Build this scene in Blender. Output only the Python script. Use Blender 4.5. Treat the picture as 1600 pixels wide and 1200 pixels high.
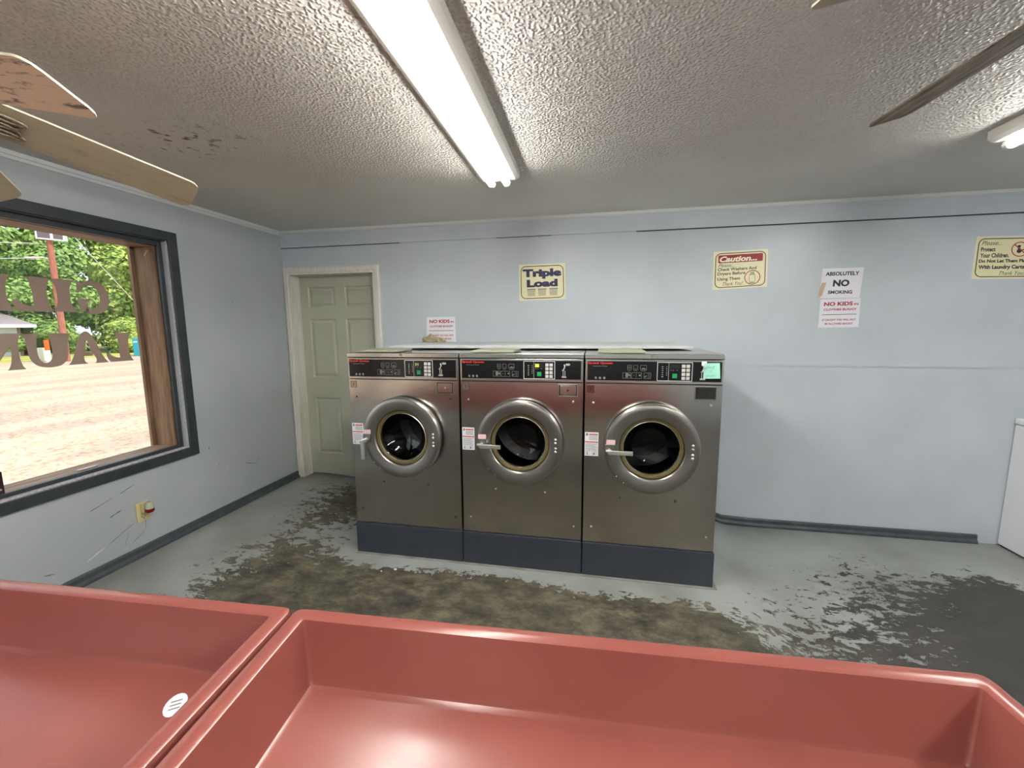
import bpy, bmesh, math, random
from mathutils import Vector, Matrix, noise as mnoise
R = math.radians
random.seed(7)
sc = bpy.context.scene
for o in list(bpy.data.objects): bpy.data.objects.remove(o, do_unlink=True)
COL = sc.collection

# ------------------------------------------------------------ camera, sky, sun, exposure
CAM = Vector((2.8142, -3.5015, 1.4896))
YAW, PITCH, ROLL, FPX = 0.1955, -0.1330, -0.0075, 663.2
cd = bpy.data.cameras.new('camera'); cam = bpy.data.objects.new('camera', cd); COL.objects.link(cam)
cd.sensor_fit = 'HORIZONTAL'; cd.sensor_width = 36; cd.lens = 36 * FPX / 1600; cd.clip_start = 0.02; cd.clip_end = 500
f = Vector((-math.sin(YAW) * math.cos(PITCH), math.cos(YAW) * math.cos(PITCH), math.sin(PITCH)))
r = Vector((math.cos(YAW), math.sin(YAW), 0)); u = r.cross(f)
r2 = math.cos(ROLL) * r + math.sin(ROLL) * u; u2 = -math.sin(ROLL) * r + math.cos(ROLL) * u
m = Matrix((r2, u2, -f)).transposed().to_4x4(); m.translation = CAM
cam.matrix_world = m; sc.camera = cam

w = bpy.data.worlds.new('World'); sc.world = w; w.use_nodes = True
nt = w.node_tree; nt.nodes.clear()
wo = nt.nodes.new('ShaderNodeOutputWorld'); wb = nt.nodes.new('ShaderNodeBackground')
wb.inputs[0].default_value = (0.80, 0.90, 1.0, 1); wb.inputs[1].default_value = 0.55
nt.links.new(wb.outputs[0], wo.inputs[0])
sd = bpy.data.lights.new('sun', 'SUN'); sd.energy = 1.4; sd.color = (1.0, 0.86, 0.70); sd.angle = R(1.0)
so = bpy.data.objects.new('sun', sd); COL.objects.link(so)
so.rotation_euler = Vector((-0.66, -0.05, -0.78)).to_track_quat('-Z', 'Y').to_euler()
TUBE = 12.5
sc.view_settings.view_transform = 'Standard'; sc.view_settings.look = 'None'
sc.view_settings.exposure = 2.05; sc.view_settings.gamma = 1.0; sc.view_settings.use_curve_mapping = False
sc.cycles.max_bounces = 10; sc.cycles.diffuse_bounces = 6; sc.cycles.transparent_max_bounces = 16
sc.cycles.sample_clamp_indirect = 6.0; sc.cycles.caustics_reflective = False; sc.cycles.caustics_refractive = False

H = 2.358          # ceiling height
# ------------------------------------------------------------ materials
def s2l(c):
    return tuple(((v / 255) / 12.92 if v / 255 <= 0.04045 else ((v / 255 + 0.055) / 1.055) ** 2.4) for v in c) + (1,)
class NT:
    def __init__(self, mat): self.t = mat.node_tree
    def n(self, k, **kw):
        nd = self.t.nodes.new('ShaderNode' + k)
        for a, b in kw.items():
            if a.startswith('i_'): nd.inputs[a[2:].replace('_', ' ')].default_value = b
            else: setattr(nd, a, b)
        return nd
    def l(self, a, b): self.t.links.new(a, b)
def mat(name, col, rough=0.6, metal=0.0, spec=0.5, emit=0, coat=0, noise=0, nscale=20, bump=0, bscale=60, stretch=(1, 1, 1), col2=None, aniso=0, nlo=.35, nhi=.65, alpha=1):
    mt = bpy.data.materials.new(name); mt.use_nodes = True
    T = NT(mt); b = mt.node_tree.nodes['Principled BSDF']
    c = col if len(col) == 4 else s2l(col)
    b.inputs['Base Color'].default_value = c; b.inputs['Roughness'].default_value = rough
    b.inputs['Metallic'].default_value = metal; b.inputs['Specular IOR Level'].default_value = spec
    if coat: b.inputs['Coat Weight'].default_value = coat
    if aniso: b.inputs['Anisotropic'].default_value = aniso
    if emit: b.inputs['Emission Color'].default_value = c; b.inputs['Emission Strength'].default_value = emit
    if col2 is not None or bump:
        tc = T.n('TexCoord'); mp = T.n('Mapping'); mp.inputs['Scale'].default_value = stretch; T.l(tc.outputs['Object'], mp.inputs[0])
    if col2 is not None:
        nz = T.n('TexNoise'); nz.inputs['Scale'].default_value = nscale; nz.inputs['Detail'].default_value = 6; T.l(mp.outputs[0], nz.inputs[0])
        rp = T.n('ValToRGB'); rp.color_ramp.elements[0].position = nlo; rp.color_ramp.elements[1].position = nhi
        rp.color_ramp.elements[0].color = c; rp.color_ramp.elements[1].color = col2 if len(col2) == 4 else s2l(col2)
        T.l(nz.outputs[0], rp.inputs[0]); T.l(rp.outputs[0], b.inputs['Base Color'])
    if bump:
        nb = T.n('TexNoise'); nb.inputs['Scale'].default_value = bscale; nb.inputs['Detail'].default_value = 3; T.l(mp.outputs[0], nb.inputs[0])
        bp = T.n('Bump'); bp.inputs['Strength'].default_value = bump; bp.inputs['Distance'].default_value = 0.01
        T.l(nb.outputs[0], bp.inputs['Height']); T.l(bp.outputs[0], b.inputs['Normal'])
    return mt

M = {}
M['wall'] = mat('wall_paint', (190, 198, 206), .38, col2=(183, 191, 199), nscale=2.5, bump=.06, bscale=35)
M['wallL'] = mat('wall_paint_left_shaded', (172, 178, 182), .45, col2=(165, 171, 175), nscale=2.0, bump=.06, bscale=35)  # darker copy of the wall paint; back-lit shade put into the colour
M['trimw'] = mat('white_trim_paint', (205, 208, 208), .5)
M['casing'] = mat('door_casing_paint', (222, 219, 210), .45, col2=(206, 203, 194), nscale=9, stretch=(6, 6, .6))
M['door'] = mat('door_paint', (182, 184, 166), .42, col2=(176, 178, 160), nscale=3)
M['slate'] = mat('slate_trim_paint', (72, 78, 84), .5, col2=(60, 66, 72), nscale=14)
M['wframe'] = mat('window_trim_paint', (52, 58, 62), .42, col2=(44, 49, 53), nscale=12, bump=.2, bscale=25, stretch=(1, 1, 1))
M['wstrip'] = mat('pale_weather_strip', (196, 192, 196), .6, col2=(160, 152, 156), nscale=60)
M['steel'] = None
M['dark'] = mat('dark_void', (14, 14, 15), .6)
M['blackgloss'] = mat('black_glass_panel', (9, 9, 11), .18)
M['chrome'] = mat('chrome', (228, 226, 222), .3, .9)
M['ringsteel'] = mat('spun_steel', (158, 155, 150), .30, .95)
M['plinth'] = mat('plinth_blue_grey', (54, 58, 68), .42, col2=(48, 53, 62), nscale=8)
M['gasket'] = mat('tan_rubber_gasket', (104, 90, 46), .5)
M['drum'] = mat('drum_steel', (70, 70, 70), .32, 1)
M['white'] = mat('white_enamel', (226, 226, 230), .3)
M['paper'] = mat('white_paper', (226, 226, 234), .7)
M['cream'] = mat('cream_plastic', (226, 220, 178), .35)
M['creamedge'] = mat('cream_edge', (228, 226, 200), .35)
M['navy'] = mat('navy_ink', (24, 28, 78), .5)
M['ink'] = mat('dark_ink', (38, 36, 40), .5)
M['red'] = mat('dark_red_ink', (150, 30, 44), .5)
M['redink'] = mat('red_ink', (172, 36, 44), .6)
M['creamink'] = mat('cream_ink', (238, 232, 200), .5)
M['greyink'] = mat('grey_ink', (120, 118, 112), .5)
M['logo'] = mat('red_logo', (208, 44, 30), .4)
M['greytext'] = mat('grey_panel_ink', (118, 118, 118), .4)
M['green'] = mat('green_button', (20, 150, 84), .35)
M['key'] = mat('pale_keys', (196, 196, 192), .4)
M['led'] = mat('lit_digits', (220, 235, 40), .4, emit=1.6)
M['note'] = mat('mint_note', (164, 226, 206), .7)
M['orange'] = mat('orange_band', (206, 84, 44), .5)
M['pink'] = mat('pale_pink_tag', (232, 196, 198), .6)
M['lid'] = mat('grey_green_lid', (150, 154, 132), .45)
M['outlet'] = mat('aged_ivory_plate', (196, 184, 136), .45)
M['vial'] = mat('clear_greenish_vial', (176, 186, 160), .15)
M['redliq'] = mat('red_liquid', (120, 8, 22), .12)
M['tape'] = mat('brownish_tape', (196, 176, 150), .25)
M['lump'] = mat('tan_crumpled_bag', (176, 166, 134), .7, col2=(150, 140, 108), nscale=30)
M['wood'] = mat('raw_wood', (150, 118, 88), .65, col2=(106, 78, 54), nscale=7, stretch=(5, 5, .55), nlo=.35, nhi=.7)
M['woodh'] = mat('raw_wood_horizontal', (160, 132, 108), .65, col2=(122, 94, 72), nscale=7, stretch=(5, .5, 5))
M['brown'] = mat('dark_brown_metal', (36, 22, 20), .45)
M['letter'] = mat('brown_vinyl', (156, 134, 120), .6)
M['tube'] = mat('lit_tube', (1, .985, .95, 1), .4, emit=TUBE)
M['fixture'] = mat('white_fixture_enamel', (216, 214, 206), .45)
M['fanblade'] = mat('dirty_fan_blade', (196, 182, 152), .5, col2=(186, 172, 142), nscale=5)
M['fanmetal'] = mat('aged_fan_metal', (128, 116, 94), .45, .3)
M['grass'] = mat('grass', (128, 150, 62), .9, col2=(168, 158, 86), nscale=.8)
M['leaf'] = mat('leaves', (140, 168, 84), .6, col2=(92, 126, 60), nscale=.9)
M['leaf2'] = mat('leaves_light', (176, 192, 96), .6, col2=(124, 152, 70), nscale=.9)
M['bark'] = mat('bark', (92, 78, 64), .9)
M['pole'] = mat('reddish_pole', (136, 80, 66), .8, col2=(160, 104, 84), nscale=6, stretch=(4, 4, .4))
M['roof'] = mat('pale_metal_roof', (140, 132, 140), .5)
M['brick'] = mat('pale_block_wall', (160, 142, 126), .8, col2=(146, 128, 110), nscale=4)
M['teal'] = mat('teal_panel', (24, 140, 160), .5)
M['bright'] = mat('bright_orange', (232, 92, 30), .5)
M['concrete'] = mat('pale_concrete_pad', (148, 148, 142), .7, col2=(122, 120, 110), nscale=9)
M['back'] = mat('rear_wall', (180, 188, 192), .5)

def leafy(mt):
    b = mt.node_tree.nodes['Principled BSDF']; b.inputs['Transmission Weight'].default_value = 0
for k in ('leaf', 'leaf2'): leafy(M[k])

def steel_mat():
    mt = bpy.data.materials.new('brushed_stainless'); mt.use_nodes = True; T = NT(mt)
    b = mt.node_tree.nodes['Principled BSDF']; b.inputs['Metallic'].default_value = 1
    b.inputs['Anisotropic'].default_value = .6
    tc = T.n('TexCoord'); mp = T.n('Mapping'); mp.inputs['Scale'].default_value = (1.5, 1.5, 220); T.l(tc.outputs['Object'], mp.inputs[0])
    nz = T.n('TexNoise'); nz.inputs['Scale'].default_value = 3; nz.inputs['Detail'].default_value = 5; T.l(mp.outputs[0], nz.inputs[0])
    mr = T.n('MapRange'); mr.inputs['To Min'].default_value = .15; mr.inputs['To Max'].default_value = .23; T.l(nz.outputs[0], mr.inputs[0]); T.l(mr.outputs[0], b.inputs['Roughness'])
    n2 = T.n('TexNoise'); n2.inputs['Scale'].default_value = 3.5; n2.inputs['Detail'].default_value = 4; T.l(tc.outputs['Object'], n2.inputs[0])
    rp = T.n('ValToRGB'); rp.color_ramp.elements[0].color = (.54, .52, .49, 1); rp.color_ramp.elements[1].color = (.62, .595, .56, 1); rp.color_ramp.elements[0].position = .35; rp.color_ramp.elements[1].position = .65
    T.l(n2.outputs[0], rp.inputs[0]); T.l(rp.outputs[0], b.inputs['Base Color'])
    bp = T.n('Bump'); bp.inputs['Strength'].default_value = .03; bp.inputs['Distance'].default_value = .002; T.l(nz.outputs[0], bp.inputs['Height']); T.l(bp.outputs[0], b.inputs['Normal'])
    tg = T.n('Tangent', direction_type='RADIAL', axis='Z'); T.l(tg.outputs[0], b.inputs['Tangent'])
    return mt
M['steel'] = steel_mat()

def glass_mat(name, tint=(1, 1, 1), refl=.08, trans=(1, 1, 1), rough=0.02):
    mt = bpy.data.materials.new(name); mt.use_nodes = True; T = NT(mt); mt.node_tree.nodes.clear()
    out = T.n('OutputMaterial'); mx = T.n('MixShader'); tr = T.n('BsdfTransparent'); gl = T.n('BsdfGlossy'); fr = T.n('Fresnel')
    gm = T.n('NewGeometry'); ir = T.n('MapRange'); ir.inputs['To Min'].default_value = 1.45; ir.inputs['To Max'].default_value = 1 / 1.45; T.l(gm.outputs['Backfacing'], ir.inputs[0]); T.l(ir.outputs[0], fr.inputs[0])
    tr.inputs[0].default_value = trans + (1,); gl.inputs['Roughness'].default_value = rough; gl.inputs[0].default_value = tint + (1,)
    T.l(fr.outputs[0], mx.inputs[0]); T.l(tr.outputs[0], mx.inputs[1]); T.l(gl.outputs[0], mx.inputs[2]); T.l(mx.outputs[0], out.inputs[0])
    return mt
M['pane'] = glass_mat('window_glass', trans=(.95, .96, .95))
M['bowl'] = glass_mat('door_bowl_glass', trans=(.55, .56, .56), rough=.04)

def plastic_mat():
    mt = bpy.data.materials.new('salmon_fibreglass'); mt.use_nodes = True; T = NT(mt)
    b = mt.node_tree.nodes['Principled BSDF']
    tc = T.n('TexCoord')
    nz = T.n('TexNoise'); nz.inputs['Scale'].default_value = 3.2; nz.inputs['Detail'].default_value = 7; T.l(tc.outputs['Object'], nz.inputs[0])
    rp = T.n('ValToRGB'); rp.color_ramp.elements[0].position = .3; rp.color_ramp.elements[1].position = .7
    rp.color_ramp.elements[0].color = s2l((134, 74, 67)); rp.color_ramp.elements[1].color = s2l((141, 80, 72))
    T.l(nz.outputs[0], rp.inputs[0]); T.l(rp.outputs[0], b.inputs['Base Color'])
    n2 = T.n('TexNoise'); n2.inputs['Scale'].default_value = 26; n2.inputs['Detail'].default_value = 4; T.l(tc.outputs['Object'], n2.inputs[0])
    mr = T.n('MapRange'); mr.inputs['To Min'].default_value = .20; mr.inputs['To Max'].default_value = .27; T.l(n2.outputs[0], mr.inputs[0]); T.l(mr.outputs[0], b.inputs['Roughness'])
    bp = T.n('Bump'); bp.inputs['Strength'].default_value = .03; bp.inputs['Distance'].default_value = .001; T.l(n2.outputs[0], bp.inputs['Height']); T.l(bp.outputs[0], b.inputs['Normal'])
    return mt
M['salmon'] = plastic_mat()

def ceiling_mat():
    mt = bpy.data.materials.new('textured_ceiling'); mt.use_nodes = True; T = NT(mt)
    b = mt.node_tree.nodes['Principled BSDF']; b.inputs['Roughness'].default_value = .55
    tc = T.n('TexCoord'); sp = T.n('SeparateXYZ'); T.l(tc.outputs['Object'], sp.inputs[0])
    nb = T.n('TexNoise'); nb.inputs['Scale'].default_value = 1.1; nb.inputs['Detail'].default_value = 6; T.l(tc.outputs['Object'], nb.inputs[0])
    rp = T.n('ValToRGB'); rp.color_ramp.elements[0].position = .3; rp.color_ramp.elements[1].position = .7
    rp.color_ramp.elements[0].color = s2l((202, 197, 189)); rp.color_ramp.elements[1].color = s2l((216, 213, 206))
    T.l(nb.outputs[0], rp.inputs[0])
    # mildew specks near the left wall fan
    n3 = T.n('TexNoise'); n3.inputs['Scale'].default_value = 22; n3.inputs['Detail'].default_value = 6; T.l(tc.outputs['Object'], n3.inputs[0])
    r3 = T.n('ValToRGB'); r3.color_ramp.elements[0].position = .58; r3.color_ramp.elements[1].position = .66; T.l(n3.outputs[0], r3.inputs[0])
    ds = T.n('VectorMath', operation='DISTANCE'); mpp = T.n('Mapping'); mpp.inputs['Scale'].default_value = (1, 1.6, 0)
    T.l(tc.outputs['Object'], mpp.inputs[0]); T.l(mpp.outputs[0], ds.inputs[0]); ds.inputs[1].default_value = (0.90, -1.72 * 1.6, 0)
    md = T.n('MapRange'); md.inputs['From Min'].default_value = .12; md.inputs['From Max'].default_value = .42; md.inputs['To Min'].default_value = 1; md.inputs['To Max'].default_value = 0; T.l(ds.outputs['Value'], md.inputs[0])
    mm = T.n('Math', operation='MULTIPLY'); T.l(r3.outputs[0], mm.inputs[0]); T.l(md.outputs[0], mm.inputs[1])
    mc = T.n('MixRGB'); mc.inputs[2].default_value = s2l((92, 84, 74)); T.l(mm.outputs[0], mc.inputs[0]); T.l(rp.outputs[0], mc.inputs[1]); T.l(mc.outputs[0], b.inputs['Base Color'])
    # stipple texture fades out next to the walls
    vo = T.n('TexVoronoi'); vo.inputs['Scale'].default_value = 90; vo.feature = 'SMOOTH_F1'; 
    nd = T.n('TexNoise'); nd.inputs['Scale'].default_value = 18; T.l(tc.outputs['Object'], nd.inputs[0])
    va = T.n('VectorMath', operation='MULTIPLY_ADD'); va.inputs[1].default_value = (.006, .006, .006); T.l(nd.outputs['Color'], va.inputs[0]); T.l(tc.outputs['Object'], va.inputs[2]); T.l(va.outputs[0], vo.inputs['Vector'])
    rv = T.n('MapRange'); rv.inputs['From Min'].default_value = .08; rv.inputs['From Max'].default_value = .5; rv.inputs['To Min'].default_value = 1; rv.inputs['To Max'].default_value = 0; T.l(vo.outputs['Distance'], rv.inputs[0])
    nl = T.n('TexNoise'); nl.inputs['Scale'].default_value = 2.3; nl.inputs['Detail'].default_value = 3; T.l(tc.outputs['Object'], nl.inputs[0])
    def ramp(out, a, c):
        q = T.n('MapRange', interpolation_type='SMOOTHSTEP'); q.inputs['From Min'].default_value = a; q.inputs['From Max'].default_value = c; T.l(out, q.inputs[0]); return q.outputs[0]
    ax = T.n('Math', operation='MULTIPLY_ADD'); T.l(nl.outputs[0], ax.inputs[0]); ax.inputs[1].default_value = .9; T.l(sp.outputs['Y'], ax.inputs[2])
    mY = ramp(ax.outputs[0], -0.25, -0.85)
    ax2 = T.n('Math', operation='MULTIPLY_ADD'); T.l(nl.outputs[0], ax2.inputs[0]); ax2.inputs[1].default_value = -.8; T.l(sp.outputs['X'], ax2.inputs[2])
    mX = ramp(ax2.outputs[0], -0.05, 0.9)
    m1 = T.n('Math', operation='MULTIPLY'); T.l(mX, m1.inputs[0]); T.l(mY, m1.inputs[1])
    m2 = T.n('Math', operation='MULTIPLY'); T.l(m1.outputs[0], m2.inputs[0]); T.l(rv.outputs[0], m2.inputs[1])
    bp = T.n('Bump'); bp.inputs['Strength'].default_value = 1; bp.inputs['Distance'].default_value = .0085; T.l(m2.outputs[0], bp.inputs['Height']); T.l(bp.outputs[0], b.inputs['Normal'])
    return mt
M['ceiling'] = ceiling_mat()

def floor_mat():
    mt = bpy.data.materials.new('worn_painted_concrete'); mt.use_nodes = True; T = NT(mt)
    b = mt.node_tree.nodes['Principled BSDF']
    tc = T.n('TexCoord'); at = T.n('Attribute', attribute_name='wear')
    mp = T.n('Mapping'); mp.inputs['Scale'].default_value = (1, 1.5, 1); mp.inputs['Rotation'].default_value = (0, 0, R(-22)); T.l(tc.outputs['Object'], mp.inputs[0])
    n1 = T.n('TexNoise'); n1.inputs['Scale'].default_value = 11; n1.inputs['Detail'].default_value = 10; n1.inputs['Roughness'].default_value = .74; n1.inputs['Distortion'].default_value = .4; T.l(mp.outputs[0], n1.inputs[0])
    # value = wear + (noise-.5)*1.7
    a1 = T.n('Math', operation='SUBTRACT'); a1.inputs[1].default_value = .5; T.l(n1.outputs[0], a1.inputs[0])
    a2 = T.n('Math', operation='MULTIPLY_ADD'); a2.inputs[1].default_value = 5.0; T.l(a1.outputs[0], a2.inputs[0]); T.l(at.outputs['Fac'], a2.inputs[2])
    rp = T.n('ValToRGB'); rp.color_ramp.elements[0].position = .47; rp.color_ramp.elements[1].position = .53
    a3 = T.n('MapRange'); a3.inputs['From Min'].default_value = -1; a3.inputs['From Max'].default_value = 1; T.l(a2.outputs[0], a3.inputs[0]); T.l(a3.outputs[0], rp.inputs[0])
    # painted colour with grime
    n2 = T.n('TexNoise'); n2.inputs['Scale'].default_value = 1.6; n2.inputs['Detail'].default_value = 6; T.l(tc.outputs['Object'], n2.inputs[0])
    p1 = T.n('ValToRGB'); p1.color_ramp.elements[0].position = .32; p1.color_ramp.elements[1].position = .62
    p1.color_ramp.elements[0].color = s2l((124, 125, 118)); p1.color_ramp.elements[1].color = s2l((156, 161, 158)); T.l(n2.outputs[0], p1.inputs[0])
    # bare colour
    n4 = T.n('TexNoise'); n4.inputs['Scale'].default_value = 5.5; n4.inputs['Detail'].default_value = 12; n4.inputs['Roughness'].default_value = .78; n4.inputs['Distortion'].default_value = .15; T.l(mp.outputs[0], n4.inputs[0])
    p2 = T.n('ValToRGB'); e = p2.color_ramp.elements; e[0].position = .36; e[1].position = .66
    e[0].color = s2l((38, 37, 33)); e[1].color = s2l((126, 117, 96)); x = e.new(.5); x.color = s2l((82, 77, 64)); T.l(n4.outputs[0], p2.inputs[0])
    sp = T.n('SeparateXYZ'); T.l(tc.outputs['Object'], sp.inputs[0])
    gx = T.n('MapRange', interpolation_type='SMOOTHSTEP'); gx.inputs['From Min'].default_value = 3.3; gx.inputs['From Max'].default_value = 4.4; T.l(sp.outputs['X'], gx.inputs[0])
    p3 = T.n('ValToRGB'); p3.color_ramp.elements[0].position = .35; p3.color_ramp.elements[1].position = .7; p3.color_ramp.elements[0].color = s2l((50, 49, 48)); p3.color_ramp.elements[1].color = s2l((74, 70, 66)); T.l(n4.outputs[0], p3.inputs[0])
    mb = T.n('MixRGB'); T.l(gx.outputs[0], mb.inputs[0]); T.l(p2.outputs[0], mb.inputs[1]); T.l(p3.outputs[0], mb.inputs[2])
    mx = T.n('MixRGB'); T.l(rp.outputs[0], mx.inputs[0]); T.l(p1.outputs[0], mx.inputs[1]); T.l(mb.outputs[0], mx.inputs[2]); T.l(mx.outputs[0], b.inputs['Base Color'])
    rr = T.n('MapRange'); rr.inputs['To Min'].default_value = .34; rr.inputs['To Max'].default_value = .55; T.l(rp.outputs[0], rr.inputs[0]); T.l(rr.outputs[0], b.inputs['Roughness'])
    bp = T.n('Bump'); bp.inputs['Strength'].default_value = .5; bp.inputs['Distance'].default_value = -.002; T.l(rp.outputs[0], bp.inputs['Height'])
    bp2 = T.n('Bump'); bp2.inputs['Strength'].default_value = .12; bp2.inputs['Distance'].default_value = .01; T.l(n4.outputs[0], bp2.inputs['Height']); T.l(bp.outputs[0], bp2.inputs['Normal']); T.l(bp2.outputs[0], b.inputs['Normal'])
    return mt
M['floor'] = floor_mat()

def lot_mat():
    mt = bpy.data.materials.new('gravelly_lot'); mt.use_nodes = True; T = NT(mt)
    b = mt.node_tree.nodes['Principled BSDF']; b.inputs['Roughness'].default_value = .95
    tc = T.n('TexCoord')
    n1 = T.n('TexNoise'); n1.inputs['Scale'].default_value = 16; n1.inputs['Detail'].default_value = 5; T.l(tc.outputs['Object'], n1.inputs[0])
    n2 = T.n('TexNoise'); n2.inputs['Scale'].default_value = .35; n2.inputs['Detail'].default_value = 6; 
    mp = T.n('Mapping'); mp.inputs['Scale'].default_value = (2.5, .7, 1); mp.inputs['Rotation'].default_value = (0, 0, R(35)); T.l(tc.outputs['Object'], mp.inputs[0]); T.l(mp.outputs[0], n2.inputs[0])
    r1 = T.n('ValToRGB'); r1.color_ramp.elements[0].position = .36; r1.color_ramp.elements[1].position = .52
    r1.color_ramp.elements[0].color = s2l((152, 130, 112)); r1.color_ramp.elements[1].color = s2l((190, 166, 150)); T.l(n1.outputs[0], r1.inputs[0])
    r2 = T.n('ValToRGB'); r2.color_ramp.elements[0].position = .42; r2.color_ramp.elements[1].position = .6; r2.color_ramp.elements[0].color = (.82, .80, .80, 1); r2.color_ramp.elements[1].color = (1.12, 1.08, 1.0, 1); T.l(n2.outputs[0], r2.inputs[0])
    mx = T.n('MixRGB', blend_type='MULTIPLY'); mx.inputs[0].default_value = 1; T.l(r1.outputs[0], mx.inputs[1]); T.l(r2.outputs[0], mx.inputs[2]); T.l(mx.outputs[0], b.inputs['Base Color'])
    return mt
M['lot'] = lot_mat()

def blade_mat(name, a, c2, lo, hi):
    mt = bpy.data.materials.new(name); mt.use_nodes = True; T = NT(mt)
    b = mt.node_tree.nodes['Principled BSDF']; b.inputs['Roughness'].default_value = .5
    tc = T.n('TexCoord'); mp = T.n('Mapping'); mp.inputs['Scale'].default_value = (1.0, 5.0, 1); T.l(tc.outputs['Object'], mp.inputs[0])
    n = T.n('TexNoise'); n.inputs['Scale'].default_value = 9; n.inputs['Detail'].default_value = 8; n.inputs['Roughness'].default_value = .65; T.l(mp.outputs[0], n.inputs[0])
    rp = T.n('ValToRGB'); rp.color_ramp.elements[0].position = lo; rp.color_ramp.elements[1].position = hi; rp.color_ramp.elements[0].color = s2l(a); rp.color_ramp.elements[1].color = s2l(c2)
    T.l(n.outputs[0], rp.inputs[0]); T.l(rp.outputs[0], b.inputs['Base Color'])
    if 'brown' in name: b.inputs['Roughness'].default_value = .9; b.inputs['Specular IOR Level'].default_value = .15
    return mt
M['mouldy'] = blade_mat('mouldy_cream_blade', (222, 200, 172), (66, 50, 40), .52, .62)
M['plainblade'] = blade_mat('cream_blade', (178, 166, 138), (150, 138, 112), .5, .75)
M['darkblade'] = blade_mat('brown_blade', (112, 100, 82), (60, 50, 42), .42, .62)

# ------------------------------------------------------------ helpers
def link(name, me, mt=None, parent=None, smooth=False):
    o = bpy.data.objects.new(name, me); COL.objects.link(o)
    if mt is not None and not me.materials: me.materials.append(mt)
    if parent: o.parent = parent
    if smooth:
        for p in me.polygons: p.use_smooth = True
        me.set_sharp_from_angle(angle=R(24))
    return o
def obj(name, bm, mt, parent=None, smooth=False):
    bmesh.ops.recalc_face_normals(bm, faces=bm.faces)
    me = bpy.data.meshes.new(name); bm.to_mesh(me); bm.free()
    return link(name, me, mt, parent, smooth)
def struct(o): o['kind'] = 'structure'; return o
def tag(o, label, cat, group=None):
    o['label'] = label; o['category'] = cat
    if group: o['group'] = group
    return o
def thing(name, label, cat, loc=(0, 0, 0), group=None, rz=0):
    o = bpy.data.objects.new(name, None); COL.objects.link(o); o.location = loc; o.rotation_euler = (0, 0, rz); o.empty_display_size = .1
    return tag(o, label, cat, group)
def box(bm, a, b, bev=0):
    a, b = [min(x, y) for x, y in zip(a, b)], [max(x, y) for x, y in zip(a, b)]
    vs = [bm.verts.new((x, y, z)) for x in (a[0], b[0]) for y in (a[1], b[1]) for z in (a[2], b[2])]
    q = [(0, 1, 3, 2), (4, 6, 7, 5), (0, 4, 5, 1), (2, 3, 7, 6), (0, 2, 6, 4), (1, 5, 7, 3)]
    fs = [bm.faces.new([vs[i] for i in k]) for k in q]
    if bev:
        es = list({e for fc in fs for e in fc.edges})
        bmesh.ops.bevel(bm, geom=es, offset=bev, segments=2, affect='EDGES', profile=.6)
    return bm
def B(a, b, bev=0): return box(bmesh.new(), a, b, bev)
def Bs(lst, bev=0):
    bm = bmesh.new()
    for a, b in lst: box(bm, a, b, bev)
    return bm
def cyl(bm, p0, p1, r0, r1=None, seg=24, cap=True):
    r1 = r0 if r1 is None else r1
    p0, p1 = Vector(p0), Vector(p1); d = (p1 - p0).normalized()
    a = d.orthogonal().normalized(); c = d.cross(a)
    A = [bm.verts.new(p0 + (a * math.cos(t) + c * math.sin(t)) * r0) for t in [2 * math.pi * i / seg for i in range(seg)]]
    Z = [bm.verts.new(p1 + (a * math.cos(t) + c * math.sin(t)) * r1) for t in [2 * math.pi * i / seg for i in range(seg)]]
    for i in range(seg): bm.faces.new((A[i], A[(i + 1) % seg], Z[(i + 1) % seg], Z[i]))
    if cap: bm.faces.new(A); bm.faces.new(Z)
    return bm
def lathe(bm, prof, c, axis='y', seg=64):
    # prof: (radius, along); around an axis pointing to -Y when axis == 'y'
    rings = []
    for rr, h in prof:
        ring = []
        for i in range(seg):
            t = 2 * math.pi * i / seg
            if axis == 'y': v = (c[0] + rr * math.cos(t), c[1] - h, c[2] + rr * math.sin(t))
            else: v = (c[0] + rr * math.cos(t), c[1] + rr * math.sin(t), c[2] + h)
            ring.append(bm.verts.new(v))
        rings.append(ring)
    for a, b in zip(rings, rings[1:]):
        for i in range(seg): bm.faces.new((a[i], a[(i + 1) % seg], b[(i + 1) % seg], b[i]))
    return bm
def prism(pts, fn, t):
    """polygon (u,v) list -> solid; fn(u,v,w) maps to 3D, w in {0,t}"""
    bm = bmesh.new()
    a = [bm.verts.new(fn(u_, v_, 0)) for u_, v_ in pts]; b = [bm.verts.new(fn(u_, v_, t)) for u_, v_ in pts]
    bm.faces.new(a); bm.faces.new(b)
    n = len(pts)
    for i in range(n): bm.faces.new((a[i], a[(i + 1) % n], b[(i + 1) % n], b[i]))
    return bm
def tubepath(bm, pts, r_, seg=8):
    pts = [Vector(p) for p in pts]; rings = []
    for i, p in enumerate(pts):
        d = (pts[min(i + 1, len(pts) - 1)] - pts[max(i - 1, 0)]).normalized()
        a = d.cross(Vector((0.13, .31, .94))).normalized(); c = d.cross(a)
        rings.append([bm.verts.new(p + (a * math.cos(2 * math.pi * k / seg) + c * math.sin(2 * math.pi * k / seg)) * r_) for k in range(seg)])
    for x, y in zip(rings, rings[1:]):
        for k in range(seg): bm.faces.new((x[k], x[(k + 1) % seg], y[(k + 1) % seg], y[k]))
    bm.faces.new(rings[0]); bm.faces.new(rings[-1]); return bm
_tc = {}
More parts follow.
